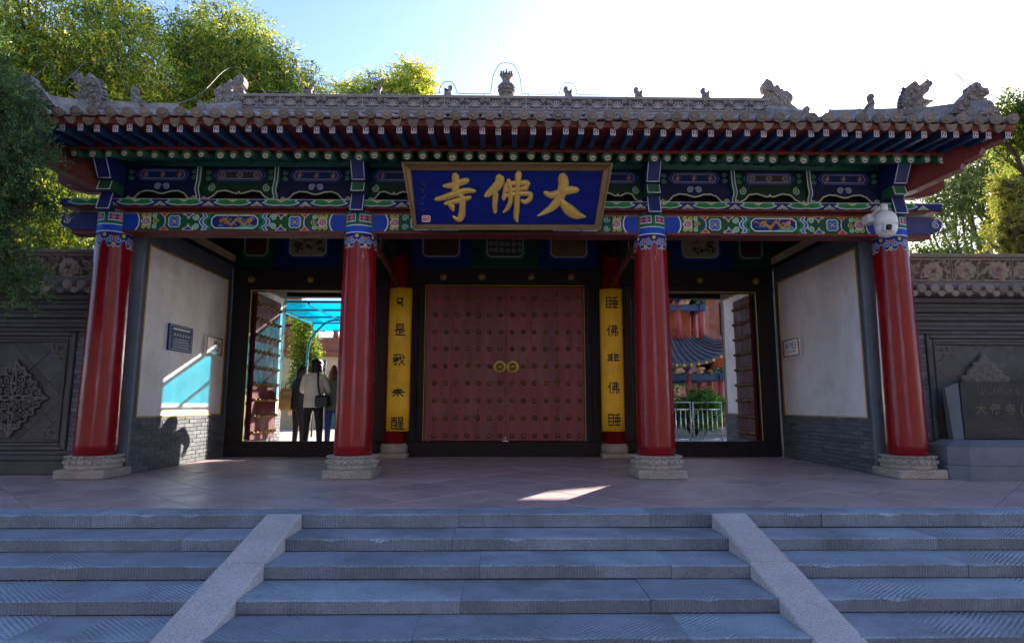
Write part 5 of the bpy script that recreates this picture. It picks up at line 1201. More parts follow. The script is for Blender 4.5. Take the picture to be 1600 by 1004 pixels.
# ---------------------------------------------------------------- trees
def leaves(clumps, n, sl, per, ll, lw, droop, cols, seed, mt, parent, name='crown', up=0., bare=.0):
    g = np.random.default_rng(seed); C = np.array([c[:3] for c in clumps], float); Rr = np.array([c[3] for c in clumps], float)
    wts = Rr**2; ci = g.choice(len(C), n, p=wts/wts.sum())
    d = g.normal(size=(n, 3)); d /= np.linalg.norm(d, axis=1, keepdims=True)
    rad_ = Rr[ci]*(g.random(n)**.45); sq = np.array([1, 1, .85])
    base = C[ci]+d*rad_[:, None]*sq
    tw = d*.8+g.normal(size=(n, 3))*.5; tw[:, 2] += -droop+up; tw /= np.linalg.norm(tw, axis=1, keepdims=True)
    cl = np.array([lin(c) for c in cols]); cc = cl[g.integers(0, len(cl), n)]*g.uniform(.7, 1.3, (n, 1))*(g.uniform(.75, 1.25, len(C))[ci])[:, None]
    t = (np.arange(per)+.5)/per
    pos = base[:, None]+tw[:, None]*(t*sl)[None, :, None]; pos[..., 2] -= droop*sl*.5*(t**2)[None]
    m = n*per; pos = pos.reshape(m, 3); pos += g.normal(size=(m, 3))*sl*.06
    ax = np.repeat(tw, per, 0)*.6+g.normal(size=(m, 3))*.65; ax[:, 2] += -droop*.6+up; ax /= np.linalg.norm(ax, axis=1, keepdims=True)
    sd = np.cross(ax, g.normal(size=(m, 3))); sd /= np.linalg.norm(sd, axis=1, keepdims=True)+1e-9
    k = g.uniform(.7, 1.3, (m, 1)); A = ax*ll*k; B = sd*lw*k*.5
    V = np.stack([pos, pos+A*.45+B, pos+A, pos+A*.45-B], 1).reshape(-1, 3)
    F = np.arange(4*m).reshape(m, 4)
    o = ORG[parent]; V -= np.array(o)
    me = bpy.data.meshes.new(name); me.vertices.add(len(V)); me.vertices.foreach_set('co', V.ravel().astype(np.float32))
    me.loops.add(4*m); me.loops.foreach_set('vertex_index', F.ravel().astype(np.int32)); me.polygons.add(m)
    me.polygons.foreach_set('loop_start', (np.arange(m)*4).astype(np.int32)); me.polygons.foreach_set('loop_total', np.full(m, 4, np.int32)); me.update(calc_edges=True)
    ca = me.color_attributes.new('Col', 'FLOAT_COLOR', 'POINT'); co = np.repeat(np.repeat(cc, per, 0)*g.uniform(.8, 1.2, (m, 1)), 4, 0)
    ca.data.foreach_set('color', np.concatenate([co, np.ones((len(co), 1))], 1).astype(np.float32).ravel()); me.materials.append(MATS[mt])
    return link(name, me, parent)
def tree(name, base, H, label, clumps, n, sl, per, ll, lw, droop, cols, seed, mt='leaf', tr=.16, group=None, up=0.):
    root = empty(name, base, label, 'tree', group); b = Vector(base); r_ = random.Random(seed)
    m_ = MB(); cs = [Vector(c[:3]) for c in clumps]; mid = sum(cs, Vector())/len(cs)
    tp = Vector((mid.x*.7+b.x*.3, mid.y*.7+b.y*.3, b.z+H*.62)); pts = [b, b.lerp(tp, .35)+Vector((r_.uniform(-.1, .1), r_.uniform(-.1, .1), 0)), b.lerp(tp, .7)+Vector((r_.uniform(-.12, .12), 0, 0)), tp]
    P = cat_rom(pts, 4); m_.tube(P, [tr*(1-.6*i/len(P)) for i in range(len(P))], 9)
    prt(m_, 'trunk', 'bark', root)
    m_ = MB()
    for c in cs:
        k = r_.randint(len(P)//3, len(P)-1); s0 = Vector(P[k]); md = s0.lerp(c, .5)+Vector((r_.uniform(-.25, .25), r_.uniform(-.25, .25), r_.uniform(.0, .35)))
        Q = cat_rom([s0, md, c], 5); m_.tube(Q, [tr*.38*(1-.85*i/len(Q)) for i in range(len(Q))], 6)
        for q in range(3):
            e = c+Vector((r_.uniform(-1, 1), r_.uniform(-1, 1), r_.uniform(-.3, 1)))*clumps[cs.index(c)][3]*.6; m_.tube([md.lerp(c, .5), md.lerp(e, .6)+Vector((0, 0, .1)), e], [tr*.16, tr*.1, tr*.03], 5)
    prt(m_, 'limbs', 'bark', root)
    leaves(clumps, n, sl, per, ll, lw, droop, cols, seed, mt, root, up=up)
    return root
def blob(cx, cy, cz, rx, ry, rz, n, r, seed, flat=0):
    r_ = random.Random(seed); out = []
    while len(out) < n:
        x, y, z = (r_.uniform(-1, 1) for _ in range(3))
        if x*x+y*y+z*z < 1: out.append((cx+x*rx, cy+y*ry, cz+z*rz, r*r_.uniform(.65, 1.25)))
    return out
def plume(branches, k=7, r0=.2, r1=.08, seed=0, jit=.05):
    r_ = random.Random(seed); out = []
    for b_ in branches:
        P = cat_rom(b_, 6); m = len(P)
        for i in range(k):
            p = P[int((m-1)*(i+.5)/k)]; out.append((p[0]+r_.uniform(-jit, jit), p[1]+r_.uniform(-jit, jit), p[2]+r_.uniform(-jit, jit), (r0+(r1-r0)*i/(k-1))*r_.uniform(.8, 1.2)))
    return out
rq = random.Random(77); JB = []
for i_ in range(44):
    z_ = 2.05+2.45*i_/43+rq.uniform(-.1, .1); xt = -4.80+rq.uniform(-.25, .12)-(.0 if z_ < 3.75 else .12+(z_-3.75)*.8)-(.12 if 2.75 < z_ < 3.1 else 0); y_ = -1.75+rq.uniform(-.35, .3)
    JB.append([(-6.9, -1.7, z_+.25), (-6.2, y_, z_+.28), (-5.55, y_, z_+.16), (xt, y_+rq.uniform(-.1, .1), z_-rq.uniform(.0, .22))])
for i_ in range(14): z_ = 4.4+.12*i_; JB.append([(-6.9, -1.7, z_), (-6.3, -1.7+rq.uniform(-.3, .3), z_+.15), (-5.75-.05*i_+rq.uniform(-.1, .1), -1.7+rq.uniform(-.3, .3), z_-rq.uniform(-.1, .2))])
RB = []
for i_ in range(13):
    z_ = 2.95+.11*i_; tx = 7.18+rq.uniform(0, .7)+(.2 if z_ > 3.9 else 0); RB.append([(8.7, 1.4, z_+.35), (8.1, 1.2+rq.uniform(-.2, .2), z_+.3), (7.7, 1.05+rq.uniform(-.2, .2), z_+.12), (tx, 1.0+rq.uniform(-.15, .15), z_-rq.uniform(.0, .2))])
LG = ['#84943a', '#98a03c', '#6e8634', '#aaa640', '#5c7630']; DG = ['#51662c', '#60742c', '#46602c', '#6c7c30']; PG = ['#4c6038', '#5a6c3c', '#44583a', '#687440']
# left, behind the gate: tall trees and a lower one
tree('willow_tree', (-13.4, 9.5, 0), 14, 'tall yellow-green tree filling the top left corner behind the roof', blob(-13.3, 9.5, 10.6, 2.5, 1.6, 3.4, 40, 1.2, 1)+blob(-14.6, 9.5, 6.6, 1.9, 1.5, 2.6, 12, 1.1, 21), 10500, .62, 13, .13, .042, .5, LG+DG[:1], 31, tr=.26, group='trees behind the gate')
tree('willow_tree', (-10.2, 13, 0), 15, 'bushy yellow-green tree behind the left dragon of the main ridge', blob(-10.3, 13, 12.3, 3.5, 1.8, 2.5, 30, 1.15, 2)+[(-9.2,13,14.3,.8),(-7.4,13,12.4,.8),(-6.9,13,11.6,.7)], 8500, .62, 13, .13, .042, .55, LG+DG[:3], 32, tr=.24, group='trees behind the gate')
tree('willow_tree', (-5.4, 19, 0), 17, 'smaller light green treetop between the bushy tree and the ridge vase', blob(-5.4, 19, 15.3, 1.5, 1.2, 1.5, 14, .8, 3)+blob(-7.4, 19, 15.1, .6, .8, .8, 5, .55, 33)+[(-4.0,19,14.6,.7),(-6.4,19,14.4,.7)], 3200, .6, 13, .15, .045, .3, LG, 33, tr=.22, group='trees behind the gate')
tree('locust_tree', (-10.6, 6.6, 0), 7, 'shaded green tree behind the left screen wall', blob(-10.4, 6.6, 4.6, 2.6, 1.2, 1.9, 22, .9, 4), 5200, .5, 12, .11, .036, .35, DG+LG[:3], 34, tr=.16, group='trees behind the gate')
# left foreground juniper reaching in from outside the frame
tree('juniper_tree', (-7.9, -1.7, 0), 6.5, 'dark feathery juniper in front of the left wall and roof corner', plume(JB, 10, .115, .085, 5, .08), 17000, .18, 14, .050, .013, .15, ['#4a6640', '#55703f', '#3c5838', '#627a3e', '#3f6048'], 35, 'juniper', tr=.07, up=.35)
# right
tree('juniper_tree', (8.9, 1.6, 0), 6.5, 'sunlit yellow-green juniper overhanging the right wall', plume(RB, 8, .12, .08, 6, .06), 2200, .18, 14, .046, .011, .1, ['#7c8638', '#8c9040', '#6a7a38', '#98944a'], 36, 'juniper', tr=.18, up=.2)
tree('acacia_tree', (8.3, -.3, 0), 6, 'leafy branches hanging in over the right end of the eave', [(6.55,-.4,4.5,.22),(6.35,-.4,4.6,.16),(6.7,-.4,4.75,.24),(6.2,-.4,4.66,.10),(6.8,-.35,4.35,.2),(6.6,-.35,4.2,.14),(7.1,-.35,4.7,.35)], 900, .22, 12, .05, .02, .15, DG+PG, 37, tr=.08)
tree('pine_tree', (15.0, 11, 0), 9.5, 'hazy blue-green pine between the gate roof and the right edge', blob(14.8, 11, 7.6, 1.6, 1.2, 1.2, 12, .7, 8)+blob(16.6, 11, 9.3, .9, .9, 1.0, 6, .6, 81)+[(13.4,11,7.0,.5),(15.6,11,8.6,.6)], 3400, .42, 14, .11, .026, .1, PG, 38, tr=.16)
tree('locust_tree', (12.6, 9, 0), 6.2, 'low yellow-green tree just above the right wall coping', blob(12.7, 9, 5.1, 1.3, .9, .6, 10, .42, 9), 1200, .4, 12, .10, .034, .25, PG+DG, 39, tr=.11)
# ---------------------------------------------------------------- beyond the right doorway: two-storey pavilion, rail, shrubs
PV = empty('bell_pavilion', (5.15, 12.3, 0), 'two-storey pavilion with red pillars and curved tiled eave beyond the right doorway', 'pavilion')
pcx, pcy, ph = 5.15, 12.3, 1.5
m_ = MB(); m_.box(pcx-ph-.4, pcx+ph+.4, pcy-ph-.4, pcy+ph+.4, 0, .25, ch=.02); prt(m_, 'pavilion_base', 'court', PV)
for lvl, (z0, z1, hh_) in enumerate(((.25, 1.85, ph), (2.95, 4.05, ph*.74))):
    for i in range(4):
        for j in range(4):
            if i in (0, 3) or j in (0, 3):
                m_ = MB(); m_.lathe([(.10, z0), (.095, z1)], (pcx-hh_+2*hh_*i/3, pcy-hh_+2*hh_*j/3, 0), 14); prt(m_, 'pillar', 'pink_pillar', PV)
    for sx, sy in ((0, -1), (-1, 0), (1, 0), (0, 1)):
        m_ = MB()
        if sy: m_.box(pcx-hh_-.15, pcx+hh_+.15, pcy+sy*hh_-.08, pcy+sy*hh_+.08, z1-.2, z1, ch=.01)
        else: m_.box(pcx+sx*hh_-.08, pcx+sx*hh_+.08, pcy-hh_-.15, pcy+hh_+.15, z1-.2, z1-.002, ch=.01)
        prt(m_, 'pavilion_beam', 'blue_paint', PV)
        for k in range(7):
            u = -hh_+2*hh_*(k+.5)/7; px_, py_ = (pcx+u, pcy+sy*(hh_+.14)) if sy else (pcx+sx*(hh_+.14), pcy+u)
            m_ = MB(); m_.box(px_-.06, px_+.06, py_-.06, py_+.06, z1+.01, z1+.1, ch=.02); m_.box(px_-.1, px_+.1, py_-.1, py_+.1, z1+.105, z1+.2, ch=.03); prt(m_, 'bracket_set', ('green_paint', 'deep_blue', 'tan_wall')[k % 3], PV)
    # roof with upturned corners
    ov = .58; n = 16; top = hh_*.72 if lvl == 0 else .1; m_ = MB(); ed = MB(); tl = MB()
    def rp(u, t, sx, sy):                               # u along the side -1..1, t from eave to top
        half_ = (hh_+ov)*(1-t)+top*t; lift = .85*abs(u)**2.6*(1-t)**1.5; z = z1+.28+lift+t*(.85 if lvl == 0 else 1.3)*(.55+.45*t); out = half_+.14*abs(u)**4*(1-t)
        a, b = u*half_*(1+.05*abs(u)**4*(1-t)), -out
        return (pcx+(a if sy == -1 else -a if sy == 1 else sx*out), pcy+(b*1 if sy == -1 else out if sy == 1 else a*sx), z)
    for sx, sy in ((0, -1), (-1, 0), (1, 0), (0, 1)):
        us = np.linspace(-1, 1, n+1); ts = np.linspace(0, 1, 6)
        vs = [rp(u, t, sx, sy) for t in ts for u in us]; m_.add(vs, [(i*(n+1)+j, i*(n+1)+j+1, (i+1)*(n+1)+j+1, (i+1)*(n+1)+j) for i in range(5) for j in range(n)], 0, True)
        vs = []
        for u in us: p = rp(u, 0, sx, sy); vs += [p, (p[0], p[1], p[2]-.10)]
        ed.add(vs, [(2*j, 2*j+1, 2*j+3, 2*j+2) for j in range(n)])
        vs = [(pcx+(q[0]-pcx)*f2, pcy+(q[1]-pcy)*f2, q[2]-.10+(0 if f2 == 1 else -.02)) for f2 in (1., .72) for q in [rp(u, 0, sx, sy) for u in us]]; tl.add(vs, [(j, j+1, n+1+j+1, n+1+j) for j in range(n)])
        if sy == -1 or sx == -1:
            for k in range(19):
                u = -1+2*(k+.5)/19; o_ = MB(); o_.tube([tuple(np.array(rp(u*.985, t, sx, sy))+np.array((0, 0, .03))) for t in (0, .3, .65, 1)], .036, 7); prt(o_, 'tile_row', 'slate_tile', PV)
                e_ = rp(u, 0, sx, sy); o_ = MB(); o_.cbox(e_[0], e_[1], e_[2]-.06, .034, .034, .04, .01); prt(o_, 'eave_tile', 'yellow_edge', PV)
    r0 = prt(m_, 'pavilion_roof', 'slate_tile', PV); prt(ed, 'eave_edge', 'slate_tile', r0); prt(tl, 'eave_soffit', 'orange_wood', r0)
    for sx in (-1, 1):
        for sy in (-1, 1):
            P = [rp(sx*(-1 if 0 else 1), t, 0, sy) if sy == -1 else rp(-sx, t, 0, 1) for t in (0, .15, .4, .7, 1)]; o_ = MB(); o_.tube([(p[0], p[1], p[2]+.1) for p in P], [.045, .06, .065, .065, .065], 7); prt(o_, 'hip_ridge', 'slate_tile', r0)
m_ = MB(); m_.box(pcx-.98, pcx+.98, pcy-.98, pcy+.98, 2.78, 2.95, ch=.02); m_.box(pcx+.1, pcx+.95, pcy-.5, pcy+.62, 2.952, 4.05); prt(m_, 'upper_room', 'orange_wood', PV)
for k in range(10):
    m_ = MB(); u = -.9+1.8*k/9; m_.cyl((pcx+u, pcy-.92, 2.95), (pcx+u, pcy-.92, 3.25), .016, n=6); prt(m_, 'baluster', 'pink_pillar', PV)
m_ = MB(); m_.box(pcx-.95, pcx+.95, pcy-.945, pcy-.9, 3.25, 3.3); prt(m_, 'gallery_rail', 'pink_pillar', PV)
SH = empty('sun_block_hall', (8.95, 17, 0), 'tall narrow brick hall added behind the pavilion, its tiled gable roof shaped to block sun', 'building')  # added hall; gable slope shaped to cut the sun patch on the paving
m_ = MB(); m_.box(7.5, 10.4, 14.1, 20, 0, 6.1); m_.add([(7.5,14.1,6.1),(10.4,14.1,6.1),(8.95,14.1,6.75),(7.5,20,6.1),(10.4,20,6.1),(8.95,20,6.75)], [(0,1,2),(3,5,4)]); prt(m_, 'wall', 'brick_red', SH)
for s in (-1, 1): m_ = MB(); m_.add([(8.95,13.9,6.87),(8.95,20.1,6.87),(8.95+s*1.85,20.1,6.10),(8.95+s*1.85,13.9,6.10),(8.95,13.9,6.78),(8.95,20.1,6.78),(8.95+s*1.85,20.1,6.01),(8.95+s*1.85,13.9,6.01)], [(0,1,2,3),(4,7,6,5),(0,3,7,4),(1,5,6,2),(2,6,7,3)]); prt(m_, 'roof_slope', 'slate_tile', SH)
for z in (.9, 3.4):
    for x in (7.9, 9.6): m_ = MB(); m_.box(x, x+.7, 14.05, 14.12, z, z+1.2, ch=.01); prt(m_, 'window', 'dark_wood', SH)
RL = empty('steel_barrier', (4.5, 6.3, 0), 'shiny steel crowd barrier with upright bars beyond the right doorway', 'railing')
for (xa_, xb_) in ((3.4, 4.30), (4.37, 5.02)):
    m_ = MB(); m_.tube([(xa_, 6.3, 0), (xa_, 6.3, .96), (xb_, 6.3, .96), (xb_, 6.3, 0)], .019, 8); m_.cyl((xa_, 6.3, .80), (xb_, 6.3, .80), .013, n=8); m_.cyl((xa_, 6.3, .12), (xb_, 6.3, .12), .013, n=8); fr = prt(m_, 'barrier_frame', 'steel', RL)
    nb_ = int((xb_-xa_)/.105)
    for k in range(1, nb_): m_ = MB(); x = xa_+(xb_-xa_)*k/nb_; m_.cyl((x, 6.3, .12), (x, 6.3, .80), .009, n=6); prt(m_, 'barrier_bar', 'steel', fr)
def shrub(base, label, clumps, n, seed, cols, name='shrub'):
    root = empty(name, base, label, 'shrub', 'shrubs beyond the doorways'); m_ = MB()
    for c in clumps: m_.tube([base, Vector(base).lerp(Vector(c[:3]), .6), c[:3]], [.03, .02, .008], 5)
    prt(m_, 'stems', 'bark', root); leaves(clumps, n, .25, 10, .09, .04, .1, cols, seed, 'leaf', root, 'foliage')
shrub((5.3, 9.3, 0), 'round green shrub behind the steel barrier', blob(5.4, 9.3, .85, .7, .35, .5, 10, .35, 12), 1100, 51, ['#3f6a2e', '#4c7a34', '#35602c'])
shrub((6.2, 16.5, 0), 'tall green bushes behind the pillars of the pavilion', blob(5.8, 16.5, 1.5, 1.9, .6, 1.2, 20, .5, 13), 2600, 52, ['#3f6a2e', '#4c7a34', '#5a7c38'])
tree('locust_tree', (7.4, 22, 0), 8, 'pale leafy tree seen past the pavilion through the right doorway', blob(7.6, 22, 5.0, 2.0, 1.0, 1.8, 14, .9, 14), 1900, .6, 12, .16, .06, .2, LG+PG, 53, tr=.15)
# ---------------------------------------------------------------- beyond the left doorway: blue canopy, hut, vine
CN = empty('blue_canopy', (-3.3, 7, 0), 'translucent blue canopy on a metal frame behind the left doorway', 'canopy')
bm = bpy.data.materials.new('canopy_sheet'); MATS['canopy_sheet'] = bm; bm.use_nodes = True; nt_ = bm.node_tree; nt_.nodes.clear()
o1 = nt_.nodes.new('ShaderNodeOutputMaterial'); tp = nt_.nodes.new('ShaderNodeBsdfTransparent'); tp.inputs[0].default_value = (.02, .66, .80, 1); tl_ = nt_.nodes.new('ShaderNodeBsdfTranslucent'); tl_.inputs[0].default_value = (.03, .55, .78, 1); df = nt_.nodes.new('ShaderNodeBsdfGlossy'); df.inputs[1].default_value = .25; df.inputs[0].default_value = (.5,.5,.5,1)
mx1 = nt_.nodes.new('ShaderNodeMixShader'); mx1.inputs[0].default_value = .3; mx2 = nt_.nodes.new('ShaderNodeMixShader'); mx2.inputs[0].default_value = .06
nz = nt_.nodes.new('ShaderNodeTexNoise'); nz.inputs['Scale'].default_value = 2.5; mr = nt_.nodes.new('ShaderNodeMapRange'); mr.inputs[1].default_value = .35; mr.inputs[2].default_value = .7; mr.inputs[3].default_value = .15; mr.inputs[4].default_value = .35
nt_.links.new(nz.outputs['Fac'], mr.inputs[0]); nt_.links.new(mr.outputs[0], mx1.inputs[0])
nt_.links.new(tp.outputs[0], mx1.inputs[1]); nt_.links.new(tl_.outputs[0], mx1.inputs[2]); nt_.links.new(mx1.outputs[0], mx2.inputs[1]); nt_.links.new(df.outputs[0], mx2.inputs[2]); nt_.links.new(mx2.outputs[0], o1.inputs[0])
mat('canopy_frame', (.03,.22,.32), .4, .15, 5, .05)
CX0, CX1, CY0, CY1, CZ = -5.3, -1.97, 5.40, 9.0, 3.16
for a, b in ((CY0, 6.6), (6.62, 7.8), (7.82, CY1)): m_ = MB(); m_.box(CX0, CX1, a, b, CZ, CZ+.008); prt(m_, 'canopy_panel', 'canopy_sheet', CN)
m_ = MB(); m_.box(CX0, CX1, CY1+.002, CY1+.01, CZ-.22, CZ); prt(m_, 'canopy_valance', 'canopy_sheet', CN)
for y in (CY0+.03, 6.61, 7.81, CY1-.02): m_ = MB(); m_.box(CX0, CX1, y-.02, y+.02, CZ-.05, CZ-.004); prt(m_, 'canopy_rib', 'canopy_frame', CN)
for x in (CX0+.02, -4.3, -3.2, CX1-.02): m_ = MB(); m_.box(x-.02, x+.02, CY0, CY1, CZ-.095, CZ-.054); prt(m_, 'canopy_rib', 'canopy_frame', CN)
m_ = MB(); m_.box(CX0, CX1, CY1-.04, CY1-.005, CZ-.25, CZ-.22); prt(m_, 'canopy_rib', 'canopy_frame', CN)
m_ = MB(); m_.tube([tuple(p) for p in cat_rom([(-4.75, 6.9, 0), (-4.75, 6.9, 2.0), (-4.7, 7.0, 2.5), (-4.45, 7.4, 2.95), (-4.2, 7.8, 3.06)], 4)], .03, 8); prt(m_, 'canopy_post', 'canopy_frame', CN); m_ = MB(); m_.cyl((CX1-.02, CY1-.03, 0), (CX1-.02, CY1-.03, CZ-.1), .03, n=8); prt(m_, 'canopy_post', 'canopy_frame', CN)
HT = empty('gate_lodge', (-7.2, 17, 0), 'tan lodge with teal door and brick parapet beyond the left doorway', 'building')
m_ = MB(); m_.box(-10, -5.5, 16, 19, 0, 2.75); prt(m_, 'wall', 'tan_wall', HT)
m_ = MB(); m_.box(-10.1, -5.4, 15.85, 19.1, 2.752, 2.95, ch=.03); m_.box(-10, -5.5, 15.95, 19, 2.952, 3.5); prt(m_, 'parapet', 'brick_red', HT)
m_ = MB(); m_.box(-6.62, -5.9, 15.94, 15.99, 0, 2.0, ch=.01); dr_ = prt(m_, 'door', 'teal_door', HT); m_ = MB(); m_.lathe([(.03,0),(.03,.04),(.002,.05)], (-6.05, 15.93, 1.0), 10, axis='y'); prt(m_, 'handle', 'brass', dr_)
m_ = MB(); m_.box(-6.75, -5.75, 15.90, 15.98, 2.02, 2.12, ch=.01); prt(m_, 'door_head', 'court', HT)
for k in range(5): m_ = MB(); m_.box(-9.2+k*.06, -7.7-k*.06, 15.3+k*.1, 16.3, 3.5+k*.42, 3.84+k*.42, ch=.03); prt(m_, 'tower_tier', 'brick_red', HT)
for x in (-6.6, -6.1, -5.8): m_ = MB(); m_.puff([(-.12,0),(-.1,.2),(-.14,.32),(-.02,.48),(.1,.34),(.08,.2),(.13,0)], lambda a, b, d, x=x: (x+a, 16.1+d, 3.5+b), .08, inset=.6); prt(m_, 'parapet_figure', 'brick_red', HT)
SG = empty('hanging_signboard', (-6.7, 13.5, 2.2), 'purple signboard with gold pattern behind the visitors', 'sign')
m_ = MB(); m_.box(-7.1, -6.2, 13.5, 13.56, 1.75, 2.45, ch=.015); b_ = prt(m_, 'board', 'deep_blue', SG); m_ = MB(); r_ = random.Random(9)
for k in range(26): x, z = -7.02+.74*r_.random(), 1.83+.52*r_.random(); m_.cbox(x, 13.497, z, r_.uniform(.02, .05), .006, r_.uniform(.008, .02), .003)
prt(m_, 'gilt_pattern', 'gold_line', b_)
m_ = MB(); m_.cyl((-7.05, 13.53, 0), (-7.05, 13.53, 1.76), .03, n=8); m_.cyl((-6.25, 13.53, 0), (-6.25, 13.53, 1.76), .03, n=8); prt(m_, 'post', 'dark_wood', SG)
VN = empty('climbing_vine', (-5.7, 9.6, 0), 'climbing vine with small green leaves beside the blue canopy', 'plant')
m_ = MB(); [m_.tube([(-5.9+.25*k, 9.6, 0), (-5.8+.2*k, 9.65, 1.4), (-5.75+.12*k, 9.6, 3.4)], [.03, .02, .01], 5) for k in range(4)]; prt(m_, 'stems', 'bark', VN)
leaves([(-5.7, 9.6, 1.4+.28*k, .34) for k in range(8)]+[(-5.45, 9.6, 1.5+.3*k, .2) for k in range(4)], 1500, .2, 9, .07, .03, .3, DG+['#55782e'], 61, 'leaf', VN, 'foliage')

# ---------------------------------------------------------------- out of view behind the viewer: two brick buildings added to shade the front
mat('shade_brick', (.10,.068,.048), .8, .25, 3, .4, 20)
for s, lab in ((-1, 'unseen dark brick building added behind the viewer to shade the gate, left of the gap'), (1, 'unseen dark brick building added behind the viewer to shade the gate, right of the gap')):
    SBD = empty('shade_building', (s*24, -24, -.78), lab, 'building'); m_ = MB(); m_.box(s*3.4, s*46, -29, -20, -.78, 13.5); prt(m_, 'wall', 'shade_brick', SBD)
    m_ = MB(); m_.box(s*3.2, s*46.3, -29.3, -19.7, 13.502, 13.9, ch=.05); prt(m_, 'cornice', 'wall_stone', SBD)
    for k in range(9):
        for z in (1.0, 4.2, 7.4, 10.6): m_ = MB(); m_.box(s*(5.5+k*4.2), s*(7.3+k*4.2), -20.02, -19.9, z, z+1.8, ch=.02); prt(m_, 'window', 'black_glass', SBD)
# ---------------------------------------------------------------- visitors in the left doorway
mat('skin', (.42,.25,.17), .5, .08, 6, .05); mat('hair_black', (.012,.011,.011), .5, .3, 20, .4, stretch=(8,8,1)); mat('hair_brown', (.16,.06,.025), .45, .3, 20, .4, stretch=(8,8,1))
mat('jacket_beige', (.76,.69,.58), .85, .12, 5, .5, 14); mat('jacket_olive', (.22,.22,.16), .85, .15, 5, .5, 14); mat('jacket_dark', (.016,.017,.022), .8, .2, 5, .5, 14)
mat('trousers_black', (.012,.012,.014), .75, .2, 5, .4, 12); mat('jeans', (.045,.10,.30), .85, .25, 6, .4, 16); mat('shoe', (.02,.018,.018), .5, .1); mat('bag_black', (.018,.02,.026), .45, .2, 6, .3); mat('bag_tan', (.38,.26,.10), .75, .2, 6, .4)
def skin_body(name, V, E, mats, classify, parent):
    me = bpy.data.meshes.new(name); me.from_pydata([v[0] for v in V], E, []); o = bpy.data.objects.new('tmp', me); COL.objects.link(o)
    o.modifiers.new('s', 'SKIN'); sv = me.skin_vertices[0].data
    for i, v in enumerate(V):
        r = v[1]; sv[i].radius = (r, r) if not isinstance(r, tuple) else r
    sv[0].use_root = True
    o.modifiers['s'].use_smooth_shade = True; sb = o.modifiers.new('u', 'SUBSURF'); sb.levels = 2; sb.render_levels = 2
    bpy.context.view_layer.update(); m2 = bpy.data.meshes.new_from_object(o.evaluated_get(bpy.context.evaluated_depsgraph_get())); bpy.data.objects.remove(o)
    m2.materials.clear()
    for m in mats: m2.materials.append(MATS[m])
    for p in m2.polygons: p.material_index = classify(p.center); p.use_smooth = True
    m2.name = name; return link(name, m2, parent)
